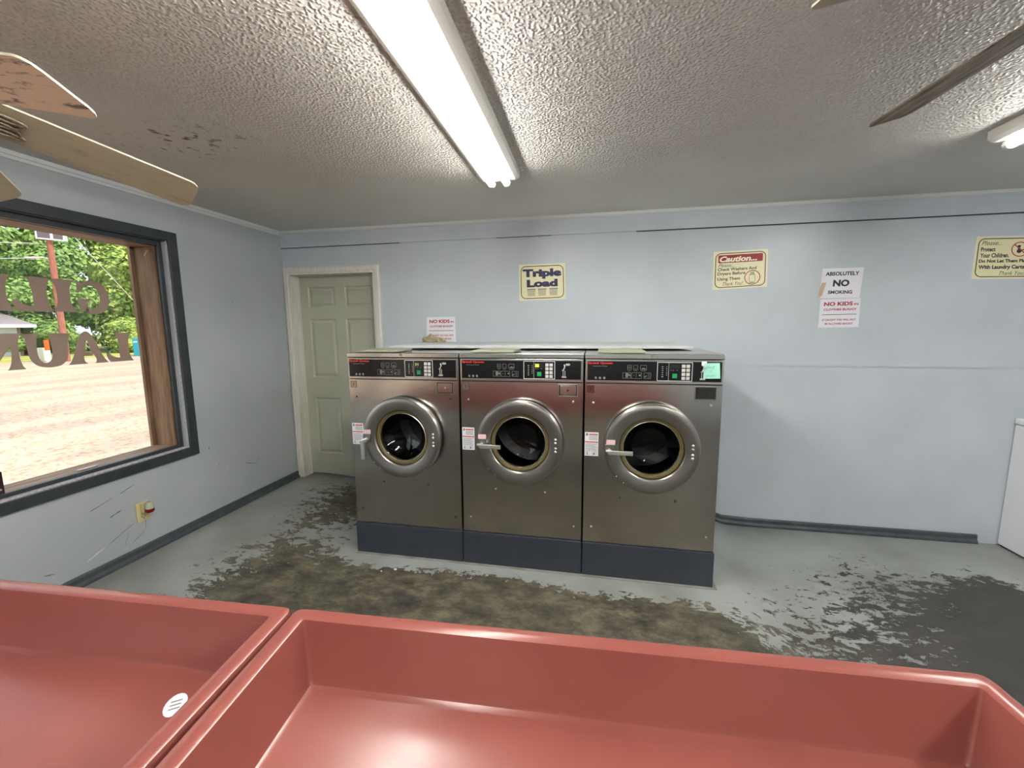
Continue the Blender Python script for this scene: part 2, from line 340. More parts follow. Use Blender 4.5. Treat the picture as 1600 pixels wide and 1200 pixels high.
def textmesh(s, bold=0.0, shear=0.0, spacing=1.0):
    cu = bpy.data.curves.new('t', 'FONT'); cu.body = s; cu.offset = bold; cu.shear = shear; cu.space_character = spacing; cu.extrude = 0.0; cu.resolution_u = 3
    cu.align_x = 'LEFT'
    o = bpy.data.objects.new('t', cu); COL.objects.link(o)
    dg = bpy.context.evaluated_depsgraph_get(); dg.update()
    me = bpy.data.meshes.new_from_object(o.evaluated_get(dg)); bpy.data.objects.remove(o, do_unlink=True); bpy.data.curves.remove(cu)
    return me
class Ink:
    """collects flat lettering and rules of one colour into one mesh, laid on a facing plane"""
    def __init__(self): self.bm = bmesh.new()
    def text(self, s, x, z, w_=None, h=None, bold=.02, shear=0, spacing=1.0, center=False):
        me = textmesh(s, bold, shear, spacing); vs = [v.co for v in me.vertices]
        x0, x1 = min(v.x for v in vs), max(v.x for v in vs); y0, y1 = min(v.y for v in vs), max(v.y for v in vs)
        sy = h / (y1 - y0) if h else w_ / (x1 - x0); sx = w_ / (x1 - x0) if w_ else sy
        if center: x = x - sx * (x1 - x0) / 2
        base = len(self.bm.verts); nv = [self.bm.verts.new((x + (v.x - x0) * sx, 0, z + (v.y - y0) * sy)) for v in vs]
        for p in me.polygons:
            try: self.bm.faces.new([nv[i] for i in p.vertices])
            except ValueError: pass
        bpy.data.meshes.remove(me); return self
    def rect(self, x0, z0, x1, z1):
        v = [self.bm.verts.new(p) for p in ((x0, 0, z0), (x1, 0, z0), (x1, 0, z1), (x0, 0, z1))]; self.bm.faces.new(v); return self
    def poly(self, pts): self.bm.faces.new([self.bm.verts.new((a, 0, b)) for a, b in pts]); return self
    def frame(self, x0, z0, x1, z1, t, rad):
        def rr(x0, z0, x1, z1, q):
            out = []
            for cx, cz, s in ((x1 - q, z1 - q, 0), (x0 + q, z1 - q, 90), (x0 + q, z0 + q, 180), (x1 - q, z0 + q, 270)):
                for k in range(7): a = R(s + k * 15); out.append((cx + q * math.cos(a), cz + q * math.sin(a)))
            return out
        A = [self.bm.verts.new((a, 0, b)) for a, b in rr(x0, z0, x1, z1, rad)]; Bv = [self.bm.verts.new((a, 0, b)) for a, b in rr(x0 + t, z0 + t, x1 - t, z1 - t, max(rad - t, .0005))]
        n = len(A)
        for i in range(n): self.bm.faces.new((A[i], A[(i + 1) % n], Bv[(i + 1) % n], Bv[i]))
        return self
    def ring(self, cx, cz, ro, ri, seg=36):
        A = [self.bm.verts.new((cx + ro * math.cos(2 * math.pi * i / seg), 0, cz + ro * math.sin(2 * math.pi * i / seg))) for i in range(seg)]
        if ri <= 0: self.bm.faces.new(A); return self
        Bv = [self.bm.verts.new((cx + ri * math.cos(2 * math.pi * i / seg), 0, cz + ri * math.sin(2 * math.pi * i / seg))) for i in range(seg)]
        for i in range(seg): self.bm.faces.new((A[i], A[(i + 1) % seg], Bv[(i + 1) % seg], Bv[i]))
        return self
    def put(self, name, mt, parent, y):
        for v in self.bm.verts: v.co.y = y
        bmesh.ops.recalc_face_normals(self.bm, faces=self.bm.faces)
        me = bpy.data.meshes.new(name); self.bm.to_mesh(me); self.bm.free(); return link(name, me, mt, parent)

# ------------------------------------------------------------ room shell
XR, YF = 6.5, -6.6
def ss(t): t = max(0, min(1, t)); return t * t * (3 - 2 * t)
def fz(x, y=0): return .065 * (1 - ss((x - .1) / 1.0)) - .088 * ss((x - 3.55) / .35)
# worn zones of the floor paint (x, y outlines)
WORN = [
 ([(1.30, -1.22), (1.75, -1.20), (2.35, -1.18), (2.75, -1.25), (3.1, -1.24), (3.43, -1.24), (3.56, -1.36), (3.72, -1.42), (3.9, -1.25), (4.15, -1.2), (4.3, -.95), (4.50, -.76), (4.9, -.60), (5.2, -.47), (5.35, -.62), (5.5, -.9), (6.6, -1.1), (6.6, -6.6), (.5, -6.6), (.45, -2.2), (.62, -1.62), (.64, -1.25), (.70, -.98), (.95, -1.02)], 1),
 ([(.48, -.2), (.75, -.05), (1.0, -.3), (1.02, -.60), (.86, -.80), (.70, -.88), (.52, -.5)], 1)]
def seg_d(p, a, b):
    ax, ay = a; bx, by = b; px, py = p; dx, dy = bx - ax, by - ay
    t = max(0, min(1, ((px - ax) * dx + (py - ay) * dy) / (dx * dx + dy * dy))); return math.hypot(px - ax - t * dx, py - ay - t * dy)
def inside(p, pg):
    c = False; n = len(pg); x, y = p
    for i in range(n):
        (x1, y1), (x2, y2) = pg[i], pg[(i + 1) % n]
        if (y1 > y) != (y2 > y) and x < (x2 - x1) * (y - y1) / (y2 - y1) + x1: c = not c
    return c
def wear(x, y):
    best = -9
    for pg, _ in WORN:
        if not inside((x, y), pg) and (x < .2 or y > .05): d = -.6
        else:
            d = min(seg_d((x, y), pg[i], pg[(i + 1) % len(pg)]) for i in range(len(pg)))
            if not inside((x, y), pg): d = -d
        best = max(best, d)
    wd = .27 if x < 1.15 else (.07 if x < 3.5 else .07 + .42 * ss((x - 3.5) / .3) * (1 - ss((x - 4.5) / .5)) + .05)
    return max(-1.6, min(1.6, best / wd * .75))
bm = bmesh.new()
xs = [i * .04 for i in range(-3, 168)]; ys = [.2 - i * .04 for i in range(0, 172)]
g = [[bm.verts.new((x, y, fz(x))) for y in ys] for x in xs]
for i in range(len(xs) - 1):
    for j in range(len(ys) - 1): bm.faces.new((g[i][j], g[i + 1][j], g[i + 1][j + 1], g[i][j + 1]))
me = bpy.data.meshes.new('floor'); bm.normal_update(); bm.to_mesh(me); bm.free()
if me.polygons[0].normal.z < 0: me.flip_normals()
at = me.attributes.new('wear', 'FLOAT', 'POINT')
for i, v in enumerate(me.vertices): at.data[i].value = wear(v.co.x, v.co.y)
struct(link('floor', me, M['floor'], None, True))

struct(obj('ceiling', B((-.25, YF - .2, H), (XR + .2, .3, H + .15)), M['ceiling']))
DX0, DX1, DZ = .065, .889, 1.978     # door opening
struct(obj('wall_back', Bs([((DX1, 0, -.2), (XR + .2, .14, H)), ((-.1, 0, -.2), (DX0, .14, H)), ((DX0, 0, DZ), (DX1, .14, H)), ((-.1, .14, -.2), (XR + .2, .2, H))]), M['wall']))
# window and unseen glass-door openings in the left wall: (y far, y near)
WIN = [(-1.12, -3.55), (-3.85, -6.10)]; WZ0, WZ1 = .675, 2.07; WX = -.24
OP = .030
bl = [((WX, -1.12 + OP, -.2), (0, .2, H)), ((WX, -3.85 + OP, -.2), (0, -3.55 - OP, H)), ((WX, YF - .2, -.2), (0, -6.10 - OP, H))]
for (a, b), z_ in zip(WIN, (WZ0, .12)): bl += [((WX, b - OP, -.2), (0, a + OP, z_ - .009)), ((WX, b - OP, WZ1 + .008), (0, a + OP, H))]
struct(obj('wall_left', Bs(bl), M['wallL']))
struct(obj('wall_right', B((XR, YF - .2, -.25), (XR + .2, .2, H)), M['wall']))
struct(obj('wall_front', B((-.2, YF - .2, -.25), (XR, YF, H)), M['back']))
# upper band, crown strips, seams
struct(obj('trim_1', Bs([((0, -.014, 2.212), (XR, 0, H)), ((0, -.018, 2.212), (XR, -.014, 2.236))]), M['wall']))
struct(obj('trim_2', Bs([((0, -.030, H - .024), (XR, -.014, H)), ((0, -.024, H - .03), (XR, -.014, H - .024))], .002), M['trimw']))
struct(obj('trim_3', Bs([((0, YF, H - .022), (.016, -.018, H)), ((0, YF, H - .040), (.009, -.018, H - .022))], .002), M['trimw']))
struct(obj('trim_4', Bs([((3.60, -.008, 1.186), (XR, 0, 1.204)), ]), M['wall']))
seam = mat('seam_shadow_gap', (58, 62, 66), .7)
struct(obj('trim_5', Bs([((0.0, -.0155, 2.2085), (1.15, 0, 2.2120)), ((2.0, -.0155, 2.2100), (2.45, 0, 2.2120)), ((3.1, -.0155, 2.2065), (XR, 0, 2.2120))]), seam))
def bb_profile(x0, x1, zf):   # base board along back wall following the slab
    bm = bmesh.new(); n = 24; prof = [(0, 0), (-.026, 0), (-.026, .020), (-.014, .034), (-.014, .060), (-.008, .068), (0, .068)]
    rings = []
    for i in range(n + 1):
        x = x0 + (x1 - x0) * i / n; rings.append([bm.verts.new((x, a, zf(x) + b - .004)) for a, b in prof])
    for a, b in zip(rings, rings[1:]):
        for k in range(len(prof)): bm.faces.new((a[k], a[(k + 1) % len(prof)], b[(k + 1) % len(prof)], b[k]))
    bm.faces.new(rings[0]); bm.faces.new(rings[-1]); return bm
struct(obj('baseboard_back', bb_profile(.96, 5.545, fz), M['slate']))
bm = bmesh.new(); prof = [(0, 0), (.028, 0), (.028, .018), (.015, .032), (.015, .058), (.008, .066), (0, .066)]
rings = [[bm.verts.new((a, y, .062 + b)) for a, b in prof] for y in (0, YF)]
for k in range(len(prof)): bm.faces.new((rings[0][k], rings[0][(k + 1) % 7], rings[1][(k + 1) % 7], rings[1][k]))
bm.faces.new(rings[0]); bm.faces.new(rings[1]); struct(obj('baseboard_left', bm, M['slate']))

# scuffs on the left wall (worn paint with shapes of their own)
bm = bmesh.new()
def scuff(p, q, w_):
    p = Vector(p); q = Vector(q); n = (q - p).normalized(); t = Vector((-n.y, n.x)) * w_ / 2; k = 6
    pts = []
    for i in range(k + 1):
        c = p.lerp(q, i / k); j = 1 if 0 < i < k else .1; pts.append((c + t * j * random.uniform(.3, 1), c - t * j * random.uniform(.3, 1)))
    vs = [(bm.verts.new((.0012, a.x, a.y)), bm.verts.new((.0012, b.x, b.y))) for a, b in pts]
    for a, b in zip(vs, vs[1:]): bm.faces.new((a[0], b[0], b[1], a[1]))
for a, b, t in [((-1.72, .462), (-1.58, .50), .006), ((-1.55, .505), (-1.46, .535), .005), ((-1.62, .385), (-1.55, .405), .009), ((-1.66, .22), (-1.48, .30), .004), ((-1.48, .30), (-1.42, .30), .004), ((-1.42, .30), (-1.43, .22), .004), ((-1.43, .22), (-1.52, .17), .004), ((-1.56, .17), (-1.53, .25), .003), ((-1.95, .215), (-1.90, .20), .006), ((-.60, 1.70), (-.592, 1.702), .01), ((-.86, .46), (-.858, .485), .005), ((-.62, .40), (-.50, .36), .005), ((-.50, .36), (-.47, .41), .004), ((-.93, .60), (-.925, .63), .006)]: scuff(a, b, t)
me = bpy.data.meshes.new('s'); 
struct(obj('trim_6', bm, mat('scuffed_paint', (86, 80, 76), .7)))
bm = bmesh.new()
for a, b, t in [((-1.76, .185), (-1.66, .225), .009), ((-.79, .40), (-.785, .41), .01)]: scuff(a, b, t)
struct(obj('trim_7', bm, mat('bare_plaster_scuff', (214, 212, 206), .7)))

# ------------------------------------------------------------ door in the back wall
dr = bpy.data.objects.new('door_1', None); COL.objects.link(dr); struct(dr)
panels = [(.155, .43, 1.682, 1.874), (.532, .813, 1.682, 1.874), (.155, .43, 1.026, 1.58), (.532, .813, 1.026, 1.58), (.155, .43, .278, .83), (.532, .813, .278, .83)]
bm = bmesh.new(); yf = .11
xsd = sorted({DX0 + .004, DX1 - .004, .155, .43, .532, .813}); zsd = sorted({.074, DZ - .004, .278, .83, 1.026, 1.58, 1.682, 1.874})
V = {}
def vv(x, y, z):
    k = (round(x, 4), round(y, 4), round(z, 4))
    if k not in V: V[k] = bm.verts.new(k)
    return V[k]
for i in range(len(xsd) - 1):
    for j in range(len(zsd) - 1):
        a, b, c, d = xsd[i], xsd[i + 1], zsd[j], zsd[j + 1]
        if any(abs(a - p[0]) < 1e-3 and abs(b - p[1]) < 1e-3 and abs(c - p[2]) < 1e-3 and abs(d - p[3]) < 1e-3 for p in panels):
            L = [(0, 0), (.010, .009), (.020, .009), (.040, .001)]
            for (i0, d0), (i1, d1) in zip(L, L[1:]):
                A = [vv(a + i0, yf + d0, c + i0), vv(b - i0, yf + d0, c + i0), vv(b - i0, yf + d0, d - i0), vv(a + i0, yf + d0, d - i0)]
                Q = [vv(a + i1, yf + d1, c + i1), vv(b - i1, yf + d1, c + i1), vv(b - i1, yf + d1, d - i1), vv(a + i1, yf + d1, d - i1)]
                for k in range(4): bm.faces.new((A[k], A[(k + 1) % 4], Q[(k + 1) % 4], Q[k]))
            bm.faces.new(Q)
        else: bm.faces.new((vv(a, yf, c), vv(b, yf, c), vv(b, yf, d), vv(a, yf, d)))
obj('door_panel', bm, M['door'], dr)
CW = .066
bm = Bs([((DX0 - .004, -.002, fz(0)), (DX0 + .003, .138, DZ - .003)), ((DX1 - .003, -.002, fz(1) - .02), (DX1 + .004, .138, DZ - .003)), ((DX0 - .004, -.002, DZ - .003), (DX1 + .004, .138, DZ + .004)), ((DX0 + .003, .098, fz(0)), (DX0 + .007, .109, DZ - .007)), ((DX1 - .007, .098, 0), (DX1 - .003, .109, DZ - .007)), ((DX0 + .003, .098, DZ - .007), (DX1 - .003, .109, DZ - .003))])
obj('door_jamb', bm, M['casing'], dr)
def casing(x0, x1, z1, zb0, zb1, w_):
    bm = bmesh.new(); prof = [(0, -.012), (.3, -.013), (.35, -.019), (.8, -.022), (1, -.016)]
    P = []
    for t, y in prof:
        k = t * w_; P.append([(x0 - k, y, zb0), (x0 - k, y, z1 + k), (x1 + k, y, z1 + k), (x1 + k, y, zb1)])
    P = [[(q[0], 0.0, q[2]) for q in P[0]]] + P + [[(q[0], 0.0, q[2]) for q in P[-1]]]
    R_ = [[bm.verts.new(q) for q in ln] for ln in P]
    for a, b in zip(R_, R_[1:]):
        for k in range(3): bm.faces.new((a[k], a[k + 1], b[k + 1], b[k]))
    bm.faces.new([r_[0] for r_ in R_]); bm.faces.new([r_[3] for r_ in R_]); return bm
obj('door_casing', casing(DX0 + .005, DX1 - .002, DZ - .004, fz(0) + .002, fz(.95) + .002, CW), M['casing'], dr)

# ------------------------------------------------------------ windows
def rect_frame(y0, y1, z0, z1, w_, x0, x1, bev=0.003):
    """frame lying in a plane of constant x; y0>y1; outer rect y0..y1"""
    return Bs([((x0, y0 - w_, z0), (x1, y0, z1)), ((x0, y1, z0), (x1, y1 + w_, z1)), ((x0, y1 + w_, z1 - w_), (x1, y0 - w_, z1)), ((x0, y1 + w_, z0), (x1, y0 - w_, z0 + w_))], bev)
SILLZ = WZ0
for n, (ya, yb) in enumerate(WIN):
    WZ0 = (SILLZ, .12)[n]
    wn = bpy.data.objects.new('window_%d' % (n + 1), None); COL.objects.link(wn); struct(wn)  # the second one stands for a glass door out of view
    A, Z = ya + .10, yb - .10; z0, z1 = WZ0 - .071, 2.134
    obj('window_casing', rect_frame(A, Z, z0, z1, .060, -.001, .020, .004), M['wframe'], wn)
    obj('weather_strip', Bs([((-.032, A - .064, z0 + .056), (.004, A - .056, z1 - .075)), ((-.032, Z + .056, z0 + .056), (.004, Z + .064, z1 - .075)), ((-.032, Z + .064, z0 + .052), (.004, A - .064, z0 + .068))]), M['wstrip'], wn)
    obj('head_reveal_shaded', B((-.032, Z + .056, z1 - .066), (-.001, A - .056, z1 - .058)), M['wframe'], wn)  # underside shade put into the colour: dark trim instead of the pale strip
    obj('inner_stop', rect_frame(A - .056, Z + .056, z0 + .050, z1 - .056, .040, -.058, -.032, .004), M['wframe'], wn)
    jb = obj('wood_jamb', Bs([((-.22, ya - .008, WZ0 + .012), (-.058, ya + .029, WZ1 - .036)), ((-.22, yb - .029, WZ0 + .012), (-.058, yb + .012, WZ1 - .036))], .001), M['wood'], wn)
    jh = obj('wood_sill', B((-.225, yb - .029, WZ0 - .008), (-.058, ya + .029, WZ0 + .012), .001), M['woodh'], wn)
    jh = obj('wood_header', B((-.225, yb - .029, WZ1 - .036), (-.058, ya + .029, WZ1 + .007), .001), M['woodh'], wn)
    if n == 0:
        obj('outer_stop', Bs([((-.24, ya - .03, WZ0), (-.218, ya, WZ1)), ], .001), M['wood'], wn)
        obj('glass_pane', B((-.212, yb + .012, WZ0 + .012), (-.206, ya - .008, WZ1 - .036)), M['pane'], wn)
        win1 = wn
    else:
        obj('glass_pane', B((-.212, yb + .012, WZ0 + .012), (-.206, ya - .008, WZ1 - .036)), M['pane'], wn)
WZ0 = SILLZ
# lettering painted on the glass: outlines in (s, t), s grows to the right as read from inside, y = y0 + s
def bez(pts, n=8):
    out = []
    for i in range(n + 1):
        t = i / n; a, b, c = pts; out.append(((1 - t) ** 2 * a[0] + 2 * t * (1 - t) * b[0] + t * t * c[0], (1 - t) ** 2 * a[1] + 2 * t * (1 - t) * b[1] + t * t * c[1]))
    return out
# letters drawn as read from outside on a unit box, bottom-left origin; mirrored below
def stem(x0, x1, z0=0, z1=1, fl=.12):   # heavy stem with flared feet
    mid = (z0 + z1) / 2
    L = bez([(x0 - fl, z0), (x0 + .02, z0 + .10), (x0, mid)], 6) + bez([(x0, mid), (x0 + .02, z1 - .10), (x0 - fl, z1)], 6)
    Rr = bez([(x1 + fl, z1), (x1 - .02, z1 - .10), (x1, mid)], 6) + bez([(x1, mid), (x1 - .02, z0 + .10), (x1 + fl, z0)], 6)
    return L + Rr
LET = {
 'I': [stem(.30, .70, fl=.2)],
 'L': [bez([(0, 0), (.16, .12), (.16, .5)]) + bez([(.16, .5), (.16, .9), (0, 1)]) + [(.66, 1)] + bez([(.66, 1), (.52, .9), (.52, .5)]) + [(.52, .14)] + bez([(.52, .14), (.80, .14), (.90, .34)]) + [(1.0, .30)] + bez([(1.0, .30), (.98, .1), (.88, 0)])],
 'U': [[(0, 1)] + bez([(0, 1), (.10, .92), (.10, .6)]) + bez([(.10, .6), (.08, -.02), (.52, 0)], 10) + bez([(.52, 0), (.92, 0), (.92, .5)], 10) + bez([(.92, .5), (.92, .9), (1.0, 1)]) + [(.66, 1)] + bez([(.66, 1), (.74, .9), (.74, .5)]) + bez([(.74, .5), (.74, .16), (.60, .14)], 8) + bez([(.60, .14), (.44, .16), (.44, .5)], 8) + bez([(.44, .5), (.44, .9), (.52, 1)])],
 'N': [[(0, 0)] + bez([(0, 0), (.1, .08), (.1, .5)]) + bez([(.1, .5), (.1, .92), (0, 1)]) + [(.40, 1), (.66, .42)] + bez([(.66, .42), (.68, .9), (.6, 1)]) + [(1, 1)] + bez([(1, 1), (.9, .9), (.9, .5)]) + [(.9, 0), (.62, 0), (.24, .66)] + bez([(.24, .66), (.24, .1), (.36, 0)])],
}
def ringpoly(out, inn): return (out, inn)
def A_parts():
    left = [(0, 0)] + bez([(0, 0), (.10, .10), (.2, .4)]) + bez([(.2, .4), (.36, 1.02), (.5, 1.0)]) + [(.5, .74)] + [(.40, .36), (.40, .36)] + bez([(.36, .26), (.26, .08), (.36, 0)])
    right = [(.5, 1.0)] + bez([(.5, 1.0), (.66, 1.0), (.78, .5)]) + bez([(.78, .5), (.88, .1), (1, 0)]) + [(.52, 0)] + bez([(.52, 0), (.64, .06), (.60, .28)]) + [(.58, .36), (.5, .74)]
    bar = [(.38, .24), (.62, .24), (.60, .36), (.39, .36)]
    return [left, right, bar]
LET['A'] = A_parts()
def G_parts():
    outer = [(.5 + .5 * math.cos(R(a)), .5 + .53 * math.sin(R(a))) for a in range(55, 306, 10)]
    inner = [(.56 + .26 * math.cos(R(a)), .5 + .36 * math.sin(R(a))) for a in range(305, 54, -10)]
    return [outer + inner, [(.50, .46), (1.0, .42), (.93, .02), (.78, .10), (.70, .04), (.72, .34)], [(.66, .80), (.78, .92), (.96, 1.0), (.96, .62), (.86, .66), (.72, .84)]]
LET['G'] = G_parts()
def glass_letter(ch, y_right, y_left, zb, zt):
    bm = bmesh.new()
    for pg in LET[ch]:
        pts = []
        for s, t in pg:
            q = (y_right + (y_left - y_right) * s, zb + (zt - zb) * t)
            if not pts or (abs(pts[-1][0] - q[0]) + abs(pts[-1][1] - q[1])) > 1e-4: pts.append(q)
        if abs(pts[0][0] - pts[-1][0]) + abs(pts[0][1] - pts[-1][1]) < 1e-4: pts.pop()
        a = [bm.verts.new((-.2052, p, q)) for p, q in pts]; fc = bm.faces.new(a); bm.normal_update()
        bmesh.ops.triangulate(bm, faces=[fc])
    obj('window_letter', bm, M['letter'], win1)
for ch, yr, yl, zb, zt in [('G', -1.318, -1.492, 1.592, 1.785), ('I', -1.475, -1.632, 1.596, 1.782), ('L', -1.600, -1.780, 1.596, 1.782), ('L', -1.770, -1.955, 1.594, 1.782),
                           ('L', -1.215, -1.375, 1.290, 1.473), ('A', -1.366, -1.578, 1.290, 1.484), ('U', -1.545, -1.768, 1.284, 1.474), ('N', -1.765, -1.98, 1.284, 1.476)]:
    glass_letter(ch, yr, yl, zb, zt)
# things at the window
t = thing('metal_box', 'small dark brown metal box standing on the window sill at the frame edge', 'box', (-.07, -2.12, WZ0 + .012))
obj('box_shell', B((-.03, -.06, 0), (.03, .105, .118), .002), M['brown'], t)
for zz, yy in ((.03, .09), (.05, .082)):
    bm = bmesh.new(); cyl(bm, (.03, yy, zz), (.0325, yy, zz), .005, seg=12); obj('screw_head', bm, M['wstrip'], t)
bm = bmesh.new(); n = 20
ring = [(.024 * math.cos(2 * math.pi * i / n), .052 * math.sin(2 * math.pi * i / n)) for i in range(n)]
o = obj('paper_scrap', prism(ring, lambda a, b, c: (-.098 + a, -1.628 + b, WZ0 + .013 + c + .008 * (a / .024 + 1) * .3), .002), mat('pale_scrap', (206, 190, 176), .7)); tag(o, 'pale oval paper scrap lying on the wooden window sill', 'paper scrap')
bm = bmesh.new()
tubepath(bm, [(-.10, -1.128, 2.006), (-.085, -1.148, 2.004), (-.078, -1.158, 1.99), (-.088, -1.160, 1.976), (-.104, -1.150, 1.974)], .004)
o = obj('screw_hook', bm, M['wstrip']); tag(o, 'small metal hook screwed into the top corner of the wooden window jamb', 'hook')

# outlet and air freshener
t = thing('wall_outlet', 'aged ivory outlet plate low on the left wall under the window', 'outlet', (0, -1.437, .345))
obj('cover_plate', B((0, -.038, -.063), (.007, .038, .063), .002), M['outlet'], t)
ik = Bs([((.007, -.012, -.036), (.0076, -.009, -.026)), ((.007, .009, -.036), (.0076, .012, -.026)), ((.007, -.003, -.046), (.0076, .003, -.041))])
obj('socket_slots', ik, M['dark'], t)
t = thing('air_freshener', 'plug-in air freshener with red liquid in the ivory outlet', 'air freshener', (0.008, -1.43, .362))
obj('plug_body', B((0, -.022, -.02), (.022, .022, .04), .006), M['outlet'], t)
bm = bmesh.new(); lathe(bm, [(0.002, .062), (.016, .06), (.022, .045), (.023, .01), (.019, 0), (0.002, 0)], (.045, 0, -.012), 'z', 20); obj('vial', bm, M['vial'], t, True)
bm = bmesh.new(); lathe(bm, [(0.002, .020), (.0245, .020), (.0245, .004), (.019, -.004), (0.002, -.004)], (.045, 0, -.014), 'z', 20); obj('liquid', bm, M['redliq'], t, True)

# ------------------------------------------------------------ bulkhead shelf behind the washers
struct(obj('trim_8', B((1.40, -.30, -.05), (3.40, 0, 1.349)), M['wall']))
o = obj('shelf', B((1.375, -.71, 1.349), (3.405, -.001, 1.366), .002), mat('white_shelf_board', (208, 212, 212), .45, col2=(192, 196, 194), nscale=5)); tag(o, 'long white shelf board on the wall behind the three washers', 'shelf')

# ------------------------------------------------------------ washers
WW, YW, PITCHX = .733, -1.0572, .745
def ring_plate(bm, x0, x1, z0, z1, cx, cz, rad, y, seg=64):
    out = []
    for i in range(seg):
        a = 2 * math.pi * (i + .5) / seg; c, s = math.cos(a), math.sin(a)
        k = min((x1 - cx) / c if c > 1e-9 else 1e9, (x0 - cx) / c if c < -1e-9 else 1e9, (z1 - cz) / s if s > 1e-9 else 1e9, (z0 - cz) / s if s < -1e-9 else 1e9)
        out.append((cx + c * k, cz + s * k, a))
    O = [bm.verts.new((a, y, b)) for a, b, _ in out]; I = [bm.verts.new((cx + rad * math.cos(q), y, cz + rad * math.sin(q))) for _, _, q in out]
    for i in range(seg):
        j = (i + 1) % seg; bm.faces.new((O[i], O[j], I[j], I[i]))
    for X, Zz in ((x0, z0), (x0, z1), (x1, z0), (x1, z1)):
        q = math.atan2(Zz - cz, X - cx) % (2 * math.pi); i = int(q / (2 * math.pi) * seg - .5) % seg
        best = min(range(seg), key=lambda i: abs(((2 * math.pi * (i + 1) / seg) - q + math.pi) % (2 * math.pi) - math.pi))
        v = bm.verts.new((X, y, Zz)); bm.faces.new((O[best], v, O[(best + 1) % seg]))
DEP = .70
def make_washer(idx, label, handle_down=False, digits=True, note=False, badge_dark=0):
    t = thing('front_load_washer', label, 'washing machine', (1.2672 + PITCHX * idx, YW, 0), 'triple load washers in a row')
    W_ = WW; CX, CZ = .370, .812
    # cabinet: sides, back, top, and front skin with the porthole
    bm = Bs([((0, .002, .213), (.004, DEP, 1.306)), ((W_ - .004, .002, .213), (W_, DEP, 1.306)), ((0, DEP - .004, .213), (W_, DEP, 1.306)), ((0.004, .002, .213), (W_ - .004, DEP, .217))])
    ring_plate(bm, .002, W_ - .002, .213, 1.168, CX, CZ, .19, 0)
    bmesh.ops.solidify(bm, geom=[], thickness=0)
    obj('cabinet', bm, M['steel'], t)
    obj('base', B((-.002, -.012, 0), (W_ + .004, DEP - .02, .208), .003), M['plinth'], t)
    # lid with front apron
    tp = obj('top_lid', B((-.003, -.004, 1.308), (W_ + .003, DEP, 1.338), .004), M['steel'], t)
    bm = bmesh.new(); cyl(bm, (.363, -.004, 1.326), (.363, -.009, 1.326), .0085, seg=20); lk = obj('lid_lock', bm, M['ringsteel'], tp)
    sb = obj('supply_lid', B((.07, .02, 1.339), (.33, .26, 1.352), .004), M['lid'], t); sb.rotation_euler = (R(0.6), 0, 0); sb.location = (0, 0, .0005)
    # control fascia
    cp = obj('control_panel', B((.004, -.006, 1.172), (W_ - .004, .03, 1.306), .003), M['steel'], t)
    obj('black_fascia', B((.012, -.0085, 1.188), (W_ - .012, -.005, 1.296), .001), M['blackgloss'], cp)
    ik = Ink(); ik.frame(.010, 1.186, W_ - .010, 1.298, .0022, .006); ik.put('fascia_outline', M['greytext'], cp, -.0088)
    Ink().text('Speed Queen', .014, 1.277, .137, .0155, bold=.045).put('brand_lettering', M['logo'], cp, -.0090)
    ik = Ink(); ik.text('Commercial Washer', .040, 1.266, .082, .0065, bold=.01).put('caption_lettering', M['greytext'], cp, -.0090); ik = Ink()
    for k in range(3): ik.ring(.059 + .0235 * k, 1.199 + .003, .0072, 0, 14)
    ik.put('indicator_lamps', M['greytext'], cp, -.0090); ik = Ink()
    for k, x in enumerate((.231, .263, .300)):
        w2 = (.022, .024, .034)[k]; ik.frame(x, 1.249, x + w2, 1.276, .0016, .002); ik.rect(x + .004, 1.243, x + w2 - .004, 1.2445)
    ik.ring(.242, 1.262, .006, .0045, 16); ik.rect(.270, 1.256, .280, 1.2575); ik.poly([(.306, 1.256), (.318, 1.262), (.330, 1.256), (.330, 1.254), (.306, 1.254)])
    for x0, x1 in ((.206, .250), (.254, .308), (.320, .358)): ik.frame(x0, 1.201, x1, 1.234, .0016, .002)
    ik.poly([(.222, 1.206), (.236, 1.206), (.236, 1.231), (.222, 1.231)]); ik.poly([(.236, 1.218), (.248, 1.212), (.250, 1.218), (.240, 1.228)])
    ik.rect(.262, 1.217, .272, 1.2185); ik.rect(.279, 1.209, .2805, 1.227); ik.ring(.298, 1.219, .005, 0, 12); ik.poly([(.318, 1.204), (.330, 1.210), (.336, 1.217), (.332, 1.219), (.322, 1.211)])
    for k in range(5): ik.rect(.340, 1.206 + k * .005, .352, 1.2072 + k * .005)
    ik.put('panel_icons', M['greytext'], cp, -.0090)
    # keypad block
    ik = Ink(); ik.frame(.389, 1.189, .573, 1.294, .0035, .004); ik.rect(.449, 1.192, .4505, 1.290)
    for k in range(6): ik.rect(.414, 1.212 + k * .011, .422, 1.2145 + k * .011)
    for k in range(5): ik.rect(.438, 1.222 + k * .011, .442, 1.225 + k * .011)
    ik.put('keypad_outline', M['key'], cp, -.0091)
    obj('display_window', B((.454, -.0095, 1.256), (.508, -.0088, 1.280)), mat('display_window_tint', (24, 26, 22), .3) if 'dispw' not in M else M['dispw'], cp)
    if digits:
        Ink().text('35' if idx == 1 else '31', .458, 1.260, .022, .016, bold=.03).put('display_digits', M['led'] if idx == 1 else M['ledoff'], cp, -.0098)
    Ink().text('10 15    20', .458, 1.247, .040, .0055, bold=.02).put('display_marks', M['greytext'], cp, -.0092)
    obj('start_button', B((.470, -.0125, 1.2065), (.494, -.0088, 1.231), .001), M['green'], cp)
    for a in range(2):
        for b in range(4): obj('key', B((.517 + a * .0235, -.0115, 1.197 + b * .0222), (.536 + a * .0235, -.0088, 1.2145 + b * .0222), .001), M['key'], cp)
